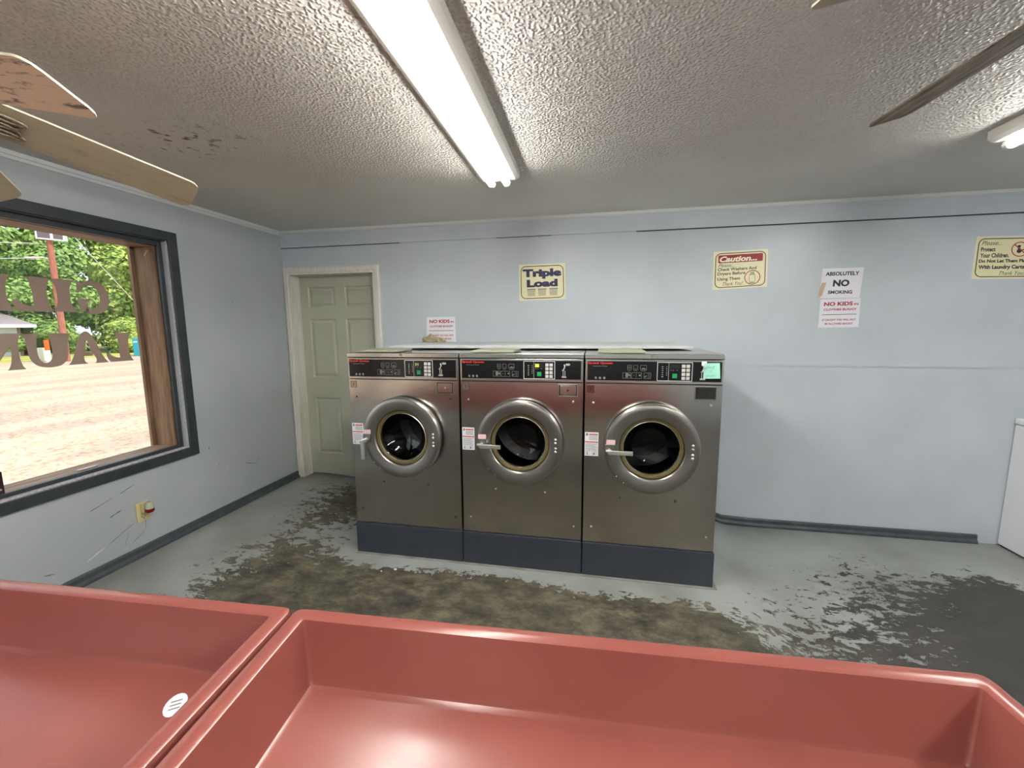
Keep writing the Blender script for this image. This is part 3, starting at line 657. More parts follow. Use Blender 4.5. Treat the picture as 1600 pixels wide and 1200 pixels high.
    # coin entry
    bm = bmesh.new(); tubepath(bm, [(.625, -.014, 1.276), (.629, -.014, 1.262), (.622, -.014, 1.244), (.615, -.014, 1.240)], .004, 8)
    box(bm, (.618, -.013, 1.206), (.622, -.0088, 1.240)); box(bm, (.628, -.013, 1.206), (.632, -.0088, 1.240)); box(bm, (.612, -.016, 1.199), (.638, -.0088, 1.207))
    obj('coin_slot', bm, M['chrome'], cp)
    ik = Ink(); ik.frame(.633, 1.269, .659, 1.281, .0055, .0055); ik.rect(.636, 1.273, .656, 1.277); ik.put('price_tag', M['key'], cp, -.0092)
    # number badge
    nb = obj('number_badge', B((.010, -.0015, 1.115), (.053, 0, 1.158), .0008), M['badge%d' % idx], t)
    ik = Ink(); ik.frame(.011, 1.116, .052, 1.157, .002, .006); ik.text(str(idx + 1), .0315, 1.127, None, .020, bold=.02, center=True); ik.put('badge_numeral', M['badgeink%d' % idx], nb, -.0022)
    # coin box
    cb = obj('coin_box', Bs([((.591, -.004, 1.088), (.596, 0, 1.162)), ((.698, -.004, 1.088), (.703, 0, 1.162)), ((.596, -.004, 1.088), (.698, 0, 1.093)), ((.596, -.004, 1.157), (.698, 0, 1.162))], .001), M['ringsteel'], t)
    obj('coin_box_recess', B((.596, -.002, 1.093), (.698, -.0002, 1.157)), M['dark'], cb)
    obj('coin_box_door', B((.602, -.008, 1.0965), (.694, -.001, 1.154), .0015), M['steel'] if idx < 2 else M['darksteel'], cb)
    bm = bmesh.new(); cyl(bm, (.647, -.008, 1.126), (.647, -.010, 1.126), .006, seg=16); obj('box_lock', bm, M['dark'] if idx else M['chrome'], cb)
    # screws
    for x, z in ((.048, 1.057), (.679, 1.058), (.210, .50), (.516, .50), (.048, .307), (.690, .297)):
        bm = bmesh.new(); lathe(bm, [(.0062, 0), (.0055, .002), (.002, .0035), (.0003, .0036)], (x, 0, z), 'y', 12); obj('screw', bm, M['chrome'] if (idx > 0 and not (idx == 2 and z == .50)) else M['darksteel'], t, True)
    # warning label
    wl = obj('warning_label', B((.003, -.0012, .742), (.081, 0, .883)), M['paper'], t)
    Ink().rect(.026, .866, .076, .8735).put('warning_bar', M['orange'], wl, -.0016); Ink().rect(.005, .822, .079, .8285).put('warning_bar', M['orange'], wl, -.0016)
    ik = Ink()
    ik.poly([(.008, .862), (.020, .862), (.022, .872), (.016, .880), (.010, .872)])
    for k in range(4): ik.rect(.026, .838 + k * .0065, .074, .8405 + k * .0065)
    for k in range(7): ik.rect(.008, .773 + k * .0065, .074 - .006 * (k % 3), .7752 + k * .0065)
    ik.frame(.008, .748, .034, .768, .0012, .001); ik.frame(.044, .748, .070, .768, .0012, .001); ik.poly([(.014, .750), (.022, .750), (.020, .765), (.016, .765)]); ik.poly([(.050, .750), (.062, .752), (.060, .764), (.052, .762)])
    ik.put('warning_print', M['greyink'], wl, -.0016)
    # round door
    YF_ = .062
    bm = bmesh.new()
    lathe(bm, [(.190, .022), (.252, .022), (.2555, .030), (.2575, .044), (.256, .055), (.249, .0635), (.238, .0665), (.224, .0665), (.190, .063), (.180, .060), (.1755, .055), (.1740, .044), (.1740, .022)], (CX, 0, CZ), 'y', 96)
    dd = obj('porthole_door', bm, M['ringsteel'], t, True)
    bm = bmesh.new(); lathe(bm, [(.246, .0), (.246, .023), (.200, .024), (.192, .0)], (CX, 0, CZ), 'y', 72); obj('door_gap_shade', bm, M['dark'], dd)  # black band standing in for the shadow gap behind the door ring
    bm = bmesh.new(); lathe(bm, [(.1738, .040), (.170, .043), (.160, .041), (.155, .036), (.155, .006), (.175, .000), (.1745, .010)], (CX, 0, CZ), 'y', 72); obj('gasket', bm, M['gasket'], dd, True)
    bm = bmesh.new(); lathe(bm, [(.1545, .034), (.152, .037), (.146, .034), (.134, .010), (.10, -.028), (.05, -.045), (.0015, -.048)], (CX, 0, CZ), 'y', 64); obj('door_glass', bm, M['bowl'], dd, True)
    bm = bmesh.new(); lathe(bm, [(.1562, .038), (.1522, .041), (.1505, .036)], (CX, 0, CZ), 'y', 64); obj('glass_rim', bm, M['chrome'], dd, True)
    # handle
    hp = Vector((.142, 0, .795)); bm = bmesh.new()
    cyl(bm, (hp.x, -.0655, hp.z), (hp.x, -.092, hp.z), .013, seg=20); cyl(bm, (hp.x, -.088, hp.z), (hp.x, -.102, hp.z), .0085, seg=16)
    if handle_down:
        box(bm, (hp.x - .028, -.1, hp.z + .002 - .125), (hp.x - .004, -.088, hp.z + .002), .003); cyl(bm, (hp.x - .022, -.094, hp.z - .002), (hp.x + .02, -.094, hp.z + .014), .009, seg=14)
    else:
        box(bm, (hp.x - .004, -.104, hp.z - .012), (hp.x + .125, -.092, hp.z + .012), .003); cyl(bm, (hp.x - .020, -.09, hp.z + .006), (hp.x + .008, -.09, hp.z + .006), .008, seg=14)
    obj('door_handle', bm, M['chrome'], dd)
    obj('strike_bracket', B((hp.x - .026, -.069, hp.z - .012), (hp.x + .026, -.062, hp.z + .036), .002), M['ringsteel'], dd)
    pk = obj('pink_tag', B((.124, -.0700, .833), (.172, -.0685, .860)), M['pink'], dd)
    for z in (.845, .825, .793, .773):
        bm = bmesh.new(); lathe(bm, [(.0075, .0640), (.007, .069), (.003, .072), (.0004, .0725)], (.583, 0, z), 'y', 12); obj('rivet', bm, M['chrome'], dd, True)
    for x, z in ((.183, .648), (.222, .613)):
        bm = bmesh.new(); lathe(bm, [(.004, .064), (.003, .068), (.0003, .069)], (x, 0, z), 'y', 10); obj('rivet', bm, M['chrome'], dd, True)
    # drum
    bm = bmesh.new(); lathe(bm, [(.188, .0), (.188, -.05), (.262, -.08), (.262, -.46), (.20, -.49), (.05, -.49), (.001, -.475)], (CX, 0, CZ), 'y', 48)
    for k in range(3):
        a = R(120 * k + 20 + 31 * idx); c, s = math.cos(a), math.sin(a)
        pts = [(c * .26 - s * .04, s * .26 + c * .04), (c * .20 - s * .008, s * .20 + c * .008), (c * .20 + s * .008, s * .20 - c * .008), (c * .26 + s * .04, s * .26 - c * .04)]
        A_ = [bm.verts.new((CX + a_, .10, CZ + b_)) for a_, b_ in pts]; B_ = [bm.verts.new((CX + a_, .45, CZ + b_)) for a_, b_ in pts]
        bm.faces.new(A_); bm.faces.new(B_)
        for i in range(4): bm.faces.new((A_[i], A_[(i + 1) % 4], B_[(i + 1) % 4], B_[i]))
    obj('drum', bm, M['drum'], t)
    return t
M['dispw'] = mat('display_window_tint', (26, 28, 22), .3)
M['ledoff'] = mat('dim_digits', (150, 160, 90), .4, emit=.25)
M['darksteel'] = mat('dark_steel', (64, 62, 60), .35, .8)
M['badge0'] = mat('badge_metal_1', (168, 140, 118), .35, .5); M['badge1'] = mat('badge_metal_2', (120, 104, 98), .35, .5); M['badge2'] = mat('badge_metal_3', (96, 50, 50), .4, .3)
M['badgeink0'] = mat('badge_ink_1', (54, 40, 34), .5); M['badgeink1'] = mat('badge_ink_2', (44, 34, 34), .5); M['badgeink2'] = mat('badge_ink_3', (40, 10, 14), .5)
make_washer(0, 'stainless front-load washer numbered 1, nearest the door, its handle hanging down', handle_down=True)
make_washer(1, 'stainless front-load washer numbered 2, middle of the row, with lit yellow digits')
make_washer(2, 'stainless front-load washer numbered 3, right end of the row, behind the mint note', digits=False)
bm = bmesh.new(); nx, nz = 6, 4; gr = []
for i in range(nx + 1):
    gr.append([])
    for j in range(nz + 1):
        a, b = i / nx, j / nz; gr[-1].append(bm.verts.new((3.382 + .083 * a + (1 - b) * .004, YW - .0115 - .006 * (1 - b) * (a + .3) - .004 * math.sin(a * 3.14), 1.207 + .083 * b + .002 * a)))
for i in range(nx):
    for j in range(nz): bm.faces.new((gr[i][j], gr[i + 1][j], gr[i + 1][j + 1], gr[i][j + 1]))
note = thing('sticky_note', 'mint green handwritten out of order note taped on washer 3', 'note')
o = obj('note_paper', bm, M['note'], note)
ik = Ink(); ik.text('out', 3.395, 1.262, .045, .014, bold=-.01, shear=.3); ik.text('of', 3.412, 1.243, .016, .012, bold=-.01, shear=.3); ik.text('order', 3.396, 1.218, .052, .014, bold=-.01, shear=.3); ik.put('handwriting', mat('faint_pencil', (110, 160, 150), .6), note, YW - .0205)
obj('tape_strip', B((3.374, YW - .0125, 1.276), (3.40, YW - .0118, 1.300)), M['paper'], note)
struct(obj('trim_9', B((1.262, YW - .03, -.02), (3.515, YW + .6, .0035)), M['concrete']))
# bits of litter on the floor in front
for i, (x, y, s) in enumerate([(1.62, -1.235, .011), (1.54, -1.262, .006)]):
    bm = bmesh.new(); bmesh.ops.create_icosphere(bm, subdivisions=1, radius=s)
    for v in bm.verts: v.co *= random.uniform(.7, 1.2); v.co.z *= .7
    o = obj('lint_piece', bm, M['paper']); o.location = (x, y, s * .6 + fz(x)); tag(o, ['larger white scrap on the floor before washer 1', 'smaller white scrap on the floor before washer 1'][i], 'litter', 'white scraps on the floor')

# ------------------------------------------------------------ signs on the back wall
def signboard(name, label, quad, mt, th=.004, y0=0):
    """quad TL TR BR BL in (x, z)"""
    t = thing(name, label, 'sign' if 'paper' not in name else 'notice', (0, 0, 0))
    b = obj('sign_board', prism([quad[3], quad[2], quad[1], quad[0]], lambda a, b_, c: (a, y0 - c, b_), th), mt, t)
    return t
def warp(ob_list, x0, z0, x1, z1, quad):
    TL, TR, BR, BL = quad
    for ob in ob_list:
        for v in ob.data.vertices:
            a = (v.co.x - x0) / (x1 - x0); b = (v.co.z - z0) / (z1 - z0)
            top = (TL[0] + (TR[0] - TL[0]) * a, TL[1] + (TR[1] - TL[1]) * a); bot = (BL[0] + (BR[0] - BL[0]) * a, BL[1] + (BR[1] - BL[1]) * a)
            v.co.x = bot[0] + (top[0] - bot[0]) * b; v.co.z = bot[1] + (top[1] - bot[1]) * b
# Triple Load  (design space 400 x 300)
q = [(2.187, 1.992), (2.560, 1.994), (2.568, 1.713), (2.190, 1.705)]
t = signboard('wall_sign', 'cream plastic sign reading Triple Load above the middle washer', q, M['creamedge'])
fs = []
fs.append(Ink().frame(14, 12, 386, 286, 6, 44).put('border_line', M['ink'], t, -.0046))
fs.append(Ink().text('Triple', 32, 176, 336, 84, bold=.06).text('Load', 66, 108, 268, 64, bold=.06).put('sign_lettering', M['navy'], t, -.0048))
ik = Ink()
for cx in (106, 200, 298):
    ik.rect(cx - 37, 88, cx + 37, 95)
    for k in range(7): ik.poly([(cx - 29 + k * 9 - 1.6, 36), (cx - 29 + k * 9 + 1.2, 36), (cx - 33 + k * 10.4 + 1.6, 88), (cx - 33 + k * 10.4 - 1.2, 88)])
    for k in range(5): ik.rect(cx - 30 - k, 38 + k * 11, cx + 30 + k, 40.5 + k * 11)
fs.append(ik.put('basket_drawing', M['greyink'], t, -.0047))
pnl = Ink(); pnl.rect(6, 5, 394, 293); fs.append(pnl.put('sign_face', M['cream'], t, -.0043))
warp(fs, 0, 0, 400, 300, q)
# Caution
q = [(3.663, 2.034), (4.032, 2.042), (4.041, 1.772), (3.668, 1.757)]
t = signboard('wall_sign', 'cream sign headed Caution in a red band, above right of the washers', q, M['creamedge']); fs = []
fs.append(Ink().rect(6, 5, 394, 293).put('sign_face', M['cream'], t, -.0043))
fs.append(Ink().frame(14, 12, 386, 286, 6, 40).put('border_line', M['ink'], t, -.0046))
fs.append(Ink().frame(36, 208, 364, 270, 31, 9).put('red_band', M['red'], t, -.0045))
fs.append(Ink().text('Caution...', 46, 214, 276, 46, bold=.04, shear=.22).put('heading_lettering', M['creamink'], t, -.0049))
ik = Ink(); ik.text('Please...', 36, 176, 118, 26, bold=.0, shear=.4); ik.text('Check Washers And', 34, 145, 286, 25, bold=.022); ik.text('Dryers Before', 34, 104, 206, 32, bold=.022); ik.text('Using Them', 34, 62, 168, 32, bold=.022); ik.text('Thank You!', 76, 28, 150, 28, bold=.0, shear=.4)
ik.frame(268, 46, 312, 104, 2.5, 8); ik.poly([(274, 104), (280, 128), (284, 128), (279, 104)]); ik.poly([(306, 104), (300, 128), (296, 128), (301, 104)]); ik.poly([(284, 104), (289, 124), (293, 124), (297, 104), (294, 104), (291, 118), (287, 104)]); ik.rect(270, 36, 310, 41)
fs.append(ik.put('sign_lettering', M['ink'], t, -.0047))
fs.append(Ink().ring(292, 82, 58, 52, 48).put('red_circle', M['red'], t, -.0048))
warp(fs, 0, 0, 400, 300, q)
# Protect your children
q = [(5.306, 2.068), (5.672, 2.060), (5.690, 1.784), (5.305, 1.791)]
t = signboard('wall_sign', 'cream sign reading Please Protect Your Children at the far right of the wall', q, M['creamedge']); fs = []
fs.append(Ink().rect(6, 5, 394, 293).put('sign_face', M['cream'], t, -.0043))
fs.append(Ink().frame(14, 12, 386, 286, 6, 40).put('border_line', M['ink'], t, -.0046))
ik = Ink(); ik.text('Please...', 34, 238, 122, 30, bold=.0, shear=.4); ik.text('Protect', 34, 194, 88, 30, bold=.035); ik.text('Your Children.', 34, 150, 172, 32, bold=.035); ik.text('Do Not Let Them Play', 30, 108, 290, 30, bold=.045); ik.text('With Laundry Carts', 32, 62, 270, 36, bold=.045); ik.text('Thank You!', 160, 26, 150, 28, bold=.0, shear=.4)
ik.ring(262, 226, 10, 0); ik.poly([(248, 190), (256, 214), (270, 214), (278, 190), (270, 180), (256, 180)]); ik.poly([(276, 204), (304, 210), (304, 204), (278, 196)])
fs.append(ik.put('sign_lettering', M['ink'], t, -.0047))
ik = Ink(); ik.ring(268, 206, 52, 46, 48); ik.poly([(233, 236), (238, 241), (304, 175), (299, 170)]); fs.append(ik.put('red_circle', M['red'], t, -.0048))
warp(fs, 0, 0, 400, 300, q)
# papers
q = [(4.400, 1.889), (4.660, 1.890), (4.651, 1.680), (4.392, 1.681)]
t = signboard('paper_notice', 'white paper sheet reading Absolutely No Smoking, upper of the pair', q, M['paper'], .001); fs = []
for tx_ in (('ABSOLUTELY', 190, 218, 310, 38, .035), ('NO', 190, 112, 152, 66, .05), ('SMOKING', 190, 40, 226, 34, .035)): fs.append(Ink().text(*tx_[:5], bold=tx_[5], center=True).put('sheet_lettering', M['ink'], t, -.0016))
warp(fs, 0, 0, 380, 290, q)
bm = bmesh.new(); V4 = [bm.verts.new(v) for v in ((4.388, -.0022, 1.68), (4.410, -.0024, 1.70), (4.430, -.0024, 1.79), (4.402, -.0018, 1.79), (4.385, -.004, 1.72))]; bm.faces.new(V4); obj('peeling_tape', bm, M['tape'], t)
def nokids(name_label, q, y0=0.0):
    t = signboard('paper_notice', name_label, q, M['paper'], .001, y0); fs = []
    fs.append(Ink().text('NO KIDS', 38, 220, 270, 40, bold=.04).text('IN', 320, 222, 40, 22, bold=.03).text('CLOTHES BUGGY', 38, 172, 312, 22, bold=.035).text('IF CAUGHT YOU WILL NOT', 34, 68, 316, 20, bold=.03).text('BE ALLOWED BACK!!!', 62, 28, 258, 20, bold=.03).put('sheet_lettering', M['redink'], t, y0 - .0016))
    fs.append(Ink().rect(30, 128, 352, 135).put('ruled_line', M['greyink'], t, y0 - .0015))
    warp(fs, 0, 0, 380, 290, q); return t
nokids('white paper sheet reading No Kids in Clothes Buggy, directly below the no smoking sheet', [(4.403, 1.672), (4.660, 1.677), (4.661, 1.472), (4.402, 1.470)])
t = nokids('worn white sheet reading No Kids in Clothes Buggy, standing on the shelf by the door', [(1.375, 1.580), (1.630, 1.582), (1.637, 1.3675), (1.368, 1.3675)], -.004)
bm = bmesh.new(); bmesh.ops.create_icosphere(bm, subdivisions=3, radius=1)
for v in bm.verts:
    n_ = mnoise.noise(v.co * 2.3); v.co = Vector((v.co.x * .10 * (1 + .3 * n_), v.co.y * .045 * (1 + .3 * n_), max(0, v.co.z + .1) * .036 * (1 + .8 * n_) * (1.25 - .5 * v.co.x)))
o = obj('crumpled_bag', bm, M['lump'], None, True); o.location = (1.455, -.07, 1.3665); tag(o, 'tan crumpled bag lying on the shelf before the worn notice', 'bag')

# ------------------------------------------------------------ white machine at the right
t = thing('white_washer', 'white enamel machine against the back wall at the right edge of the picture', 'washing machine', (5.67, -.68, fz(5.7)))
obj('cabinet', B((0, 0, .012), (.66, .67, .885), .006), M['white'], t)
obj('top_lid', B((-.006, -.003, .889), (.665, .673, .930), .010), M['white'], t)
obj('toe_gap', B((.012, .012, 0), (.65, .66, .0115)), M['dark'], t)
obj('back_console', B((.50, .0, .930), (.66, .67, 1.06), .012), M['white'], t)

# ------------------------------------------------------------ folding tables (tray tops)
def tray(bm, Q, zr, depth, rim, drop):
    """Q: plan corners in order; nested rings lofted from skirt to basin floor"""
    n = 4
    def inset(k):
        out = []
        for i in range(n):
            p, a, b = Vector(Q[i]), Vector(Q[i - 1]), Vector(Q[(i + 1) % n])
            d1 = (a - p).normalized(); d2 = (b - p).normalized(); s = abs(d1.x * d2.y - d1.y * d2.x); out.append(p + (d1 + d2) * (k / s))
        return out
    def rr(k, rad, z):
        pts = inset(k); out = []
        for i in range(n):
            p, a, b = pts[i], pts[i - 1], pts[(i + 1) % n]; p0 = p + (a - p).normalized() * rad; p1 = p + (b - p).normalized() * rad
            for j in range(6):
                t_ = j / 5; c = p0 * (1 - t_) ** 2 + p * 2 * t_ * (1 - t_) + p1 * t_ * t_; out.append((c.x, c.y, z))
        return out
    prof = [(.012, .02, zr - drop + .0), (0.0, .022, zr - drop), (0.0, .022, zr - .010), (.0025, .022, zr - .003), (.008, .020, zr), (rim - .008, .008, zr), (rim - .002, .008, zr - .003), (rim, .007, zr - .010), (rim + .016, .010, zr - depth + .012), (rim + .020, .010, zr - depth + .004), (rim + .030, .008, zr - depth)]
    rings = [[bm.verts.new(v) for v in rr(*p)] for p in prof]
    for a, b in zip(rings, rings[1:]):
        m_ = len(a)
        for i in range(m_): bm.faces.new((a[i], a[(i + 1) % m_], b[(i + 1) % m_], b[i]))
    bm.faces.new(rings[-1]); return bm
ZR = .86
def table(label, Q):
    t = thing('folding_table', label, 'table', (0, 0, 0), 'salmon folding tables')
    o = obj('tray_top', tray(bmesh.new(), Q, ZR, .142, .038, .22), M['salmon'], t)
    for p in o.data.polygons: p.use_smooth = True
    o.data.set_sharp_from_angle(angle=R(35)) if hasattr(o.data, 'set_sharp_from_angle') else None
    c = sum((Vector(q_) for q_ in Q), Vector((0, 0))) / 4
    for q_ in Q:
        p = Vector(q_); p = p + (c - p).normalized() * .14
        obj('leg', B((p.x - .022, p.y - .022, fz(p.x)), (p.x + .022, p.y + .022, ZR - .150), .003), M['slate'], t)
    obj('under_frame', B((c.x - .42, c.y - .36, ZR - .20), (c.x + .42, c.y + .36, ZR - .150), .003), M['slate'], t)
    return t
table('salmon fibreglass tray-top folding table, the wide one in the middle foreground', [(2.154, -2.7185), (3.522, -2.651), (3.590, -3.80), (2.278, -3.861)])
table('salmon fibreglass tray-top folding table at the left foreground with a white sticker', [(.80, -2.782), (2.1475, -2.7195), (2.258, -3.865), (.92, -3.92)])
n = 18; ring = [(.020 * math.cos(2 * math.pi * i / n), .030 * math.sin(2 * math.pi * i / n)) for i in range(n)]
st = thing('oval_sticker', 'white oval sticker on the basin of the left folding table', 'sticker', (1.972, -2.868, ZR - .142)); st.rotation_euler = (0, 0, R(35))
obj('sticker_paper', prism(ring, lambda a, b, c: (a, b, c + .0003), .0005), M['paper'], st)
bm = bmesh.new()
for k in range(3):
    y_ = -.012 + k * .010; vs = [bm.verts.new(v) for v in ((-.010, y_, .001), (.010, y_, .001), (.010, y_ + .0035, .001), (-.010, y_ + .0035, .001))]; bm.faces.new(vs)
obj('sticker_print', bm, M['greyink'], st)

# ------------------------------------------------------------ fluorescent strip lights
def strip(label, x, y0, y1, skew=0.0, group='fluorescent strip lights'):
    t = thing('strip_light', label, 'ceiling light', (x, y0, H), group, skew)
    L = y1 - y0   # negative: towards the viewer
    pr = [(-.112, 0), (-.112, -.036), (-.090, -.050), (.090, -.050), (.112, -.036), (.112, 0)]
    bm = bmesh.new(); a = [bm.verts.new((p, 0, q)) for p, q in pr]; b = [bm.verts.new((p, L, q)) for p, q in pr]
    bm.faces.new(a); bm.faces.new(b)
    for i in range(6): bm.faces.new((a[i], a[(i + 1) % 6], b[(i + 1) % 6], b[i]))
    obj('housing', bm, M['fixture'], t)
    for sx in (-.043, .043):
        bm = bmesh.new(); cyl(bm, (sx, -.035, -.070), (sx, L + .035, -.070), .019, seg=20); obj('tube', bm, M['tube'], t, True)
        for yy in (-.012, L + .012):
            bm = bmesh.new(); cyl(bm, (sx, yy, -.070), (sx, yy + (-.022 if yy > -.1 else .022), -.070), .0195, seg=20); box(bm, (sx - .010, yy - .010, -.072), (sx + .010, yy + .010, -.044)); obj('lamp_holder', bm, M['fixture'], t)
    return t
strip('long twin-tube strip light on the ceiling above the middle washer', 2.265, -1.03, -3.45, R(1.0))
strip('twin-tube strip light at the right edge of the ceiling', 4.665, -1.045, -3.48, R(.0))
strip('unseen twin-tube strip light added as fill on the ceiling behind the viewer', 2.30, -4.1, -6.4)  # unseen fixture added to raise the light level of the room
strip('unseen twin-tube strip light added as fill on the ceiling behind the viewer at the right', 4.67, -4.1, -6.4)  # another added fixture out of view, brightening the room from behind

# ------------------------------------------------------------ ceiling fans
def fan(label, hub, zb, angs, Rr, Wd, pitch, droop, mats, brmat):
    t = thing('ceiling_fan', label, 'ceiling fan', (hub[0], hub[1], H), 'ceiling fans')
    zz = zb - H
    bm = bmesh.new(); lathe(bm, [(.065, 0), (.07, -.02), (.05, -.05), (.012, -.055)], (0, 0, 0), 'z', 32); obj('canopy', bm, M['fanmetal'], t, True)
    if zz < -.12:
        bm = bmesh.new(); cyl(bm, (0, 0, -.04), (0, 0, zz + .06), .012, seg=16); obj('downrod', bm, M['fanmetal'], t)
    bm = bmesh.new(); lathe(bm, [(.01, zz + .075), (.06, zz + .07), (.10, zz + .045), (.105, zz + .01), (.10, zz - .03), (.07, zz - .055), (.05, zz - .09), (.01, zz - .1)], (0, 0, 0), 'z', 40); obj('motor_housing', bm, M['fanmetal'], t, True)
    for k, th in enumerate(angs):
        bm = bmesh.new(); r0 = .20; n = 12
        def pr_(rr, w_, up):
            z = zz - droop * rr + w_ * math.sin(pitch); return (rr * math.cos(0) + 0, w_ * math.cos(pitch), z + up)
        outline = []
        for i in range(n + 1):
            rr = r0 + (Rr - .03 - r0) * i / n; hw = Wd / 2 * (.97 + .03 * (rr - r0) / (Rr - r0)); outline.append((rr, hw))
        pts = [(a, -b) for a, b in outline] + [(Rr - .03 + .03 * math.sin(R(q_)), -Wd / 2 + .03 - .03 * math.cos(R(q_))) for q_ in (30, 60, 90)] + [(Rr - .03 + .03 * math.sin(R(q_)), Wd / 2 - .03 + .03 * math.cos(R(q_))) for q_ in (90, 60, 30)] + [(a, b) for a, b in reversed(outline)]
        lo = [bm.verts.new(pr_(a, b, -.0025)) for a, b in pts]; hi = [bm.verts.new(pr_(a, b, .0025)) for a, b in pts]
        bm.faces.new(lo); bm.faces.new(hi)
        for i in range(len(pts)): bm.faces.new((lo[i], lo[(i + 1) % len(pts)], hi[(i + 1) % len(pts)], hi[i]))
        bl = obj('blade', bm, mats[k % len(mats)], t); bl.rotation_euler = (0, 0, th)
        if True:
            bl.data.materials.append(M['edgewhite'] if mats[k % len(mats)] is not M['darkblade'] else M['darkblade'])
            for p in bl.data.polygons:
                if len(p.vertices) == 4 and abs(p.normal.z) < .6: p.material_index = 1
        bm = bmesh.new()
        tubepath(bm, [pr_(.09, 0, .0), pr_(.15, 0, -.012), pr_(.21, 0, -.012)], .010, 8)
        for s in (-1, 1):
            for a0, a1 in ((.030, .018), (.016, .045)):
                loop = [pr_(.235 + .05 * math.cos(R(q_)) * (1 if a0 > .02 else .8), s * (a0 + a1 * .5 * math.sin(R(q_))), -.010) for q_ in range(0, 361, 20)]
                tubepath(bm, loop, .0045, 6)
        bi = obj('blade_bracket', bm, brmat, bl, True)
    return t
M['edgewhite'] = mat('pale_blade_edge', (214, 208, 186), .5)
fan('ceiling fan with cream blades hanging at the left above the window', (1.014, -2.711), 2.145, [-.035, -.035 + 1.17, -.035 + 2.34, -.035 + 3.65, -.035 + 4.97], .701, .142, -.412, .221, [M['mouldy'], M['plainblade'], M['plainblade'], M['plainblade'], M['plainblade']], M['fanmetal'])
fan('ceiling fan with dusty brown blades at the upper right of the picture', (3.965, -2.422), 2.261, [1.869, 1.869 + 1.257, 1.869 + 2.514, 1.869 + 3.771, 1.869 + 5.027], .701, .165, -.30, .135, [M['darkblade'], M['plainblade'], M['darkblade'], M['darkblade'], M['darkblade']], M['fanmetal'])

# ------------------------------------------------------------ outdoors
GZ = -.15
def quadmesh(pts):
    bm = bmesh.new(); bm.faces.new([bm.verts.new(p) for p in pts]); return bm
struct(obj('ground', Bs([((-27, -60, GZ - .3), (-.245, 60, GZ))]), M['lot']))
struct(obj('lawn', Bs([((-110, -110, GZ - .3), (-27.01, 120, GZ + .005))]), M['grass']))
struct(obj('exterior_slab', B((-.6, -8, GZ), (-.245, 1, GZ + .05)), M['concrete']))
# leafy crown mesh
def crown(seed, n, rx, ry, rz, leaf, name, mt):
    rnd = random.Random(seed); bm = bmesh.new()
    blobs = []
    for i in range(16):
        a = rnd.uniform(0, 6.283); h = rnd.uniform(-.85, 1); k = math.sqrt(max(0, 1 - h * h)) * rnd.uniform(.4, .85)
        blobs.append((Vector((k * math.cos(a) * rx, k * math.sin(a) * ry, h * rz * .85)), rnd.uniform(.28, .48) * rx))
    for i in range(n):
        c, br = rnd.choice(blobs); d = Vector((rnd.gauss(0, 1), rnd.gauss(0, 1), rnd.gauss(0, 1))).normalized()
        p = c + d * br * rnd.uniform(.75, 1.05); nrm = (d + Vector((rnd.uniform(-.7, .7), rnd.uniform(-.7, .7), rnd.uniform(-.2, .9)))).normalized()
        a = nrm.orthogonal().normalized(); b = nrm.cross(a); s = leaf * rnd.uniform(.6, 1.3); rot = rnd.uniform(0, 6.28); a, b = a * math.cos(rot) + b * math.sin(rot), b * math.cos(rot) - a * math.sin(rot)
        vs = [bm.verts.new(p + a * s), bm.verts.new(p + b * s * .55 + nrm * s * .1), bm.verts.new(p - a * s), bm.verts.new(p - b * s * .55 + nrm * s * .1)]; bm.faces.new(vs)
    for c, br in blobs:
        m_ = Matrix.Translation(c) @ Matrix.Scale(br * .8, 4); bmesh.ops.create_icosphere(bm, subdivisions=1, radius=1, matrix=m_)
    me = bpy.data.meshes.new(name); bm.to_mesh(me); bm.free(); me.materials.append(mt); return me
CR = [crown(1, 13000, 4.2, 4.2, 5.2, .20, 'foliage', M['leaf']), crown(2, 13000, 4.4, 4.2, 4.8, .21, 'foliage', M['leaf2']), crown(3, 11000, 3.8, 3.8, 5.6, .20, 'foliage', M['leaf'])]
bm = bmesh.new(); cyl(bm, (0, 0, 0), (.1, .05, 5.5), .28, .14, 10); TR = bpy.data.meshes.new('trunk'); bm.to_mesh(TR); bm.free(); TR.materials.append(M['bark'])
def tree(x, y, s, k, label, low):
    t = thing('tree', label, 'tree', (x, y, GZ), 'trees across the lot', random.uniform(0, 6.28))
    a = link('trunk', TR, None, t); a.scale = (s, s, s)
    c = link('foliage', CR[k], None, t); c.scale = (s, s, s); c.location = (0, 0, low * s)
random.seed(21)
d0 = Vector((-.84, .545)); pr = Vector((.545, .84))
i = 0
for row, (dist, s, low) in enumerate([(47, .85, 4.0), (53, 1.15, 6.2)]):
    for k in range(-16, 9 if row == 0 else 6):
        c = Vector((CAM.x, CAM.y)) + d0 * (dist + random.uniform(-1.5, 1.5)) + pr * (k * (4.7 if row == 0 else 5.6) + row * 2.8 + random.uniform(-.6, .6)) 
        kk = (k + row) % 3
        side = 'left' if k < -2 else ('right' if k > 2 else 'middle')
        lab = ['dense mid green', 'loose yellow green', 'tall dark green'][kk] + [' tree in the front row across the lot, seen through the window', ' taller tree in the back row across the lot, seen through the window'][row]
        tree(c.x, c.y, s * random.uniform(.92, 1.1), kk, lab, low)
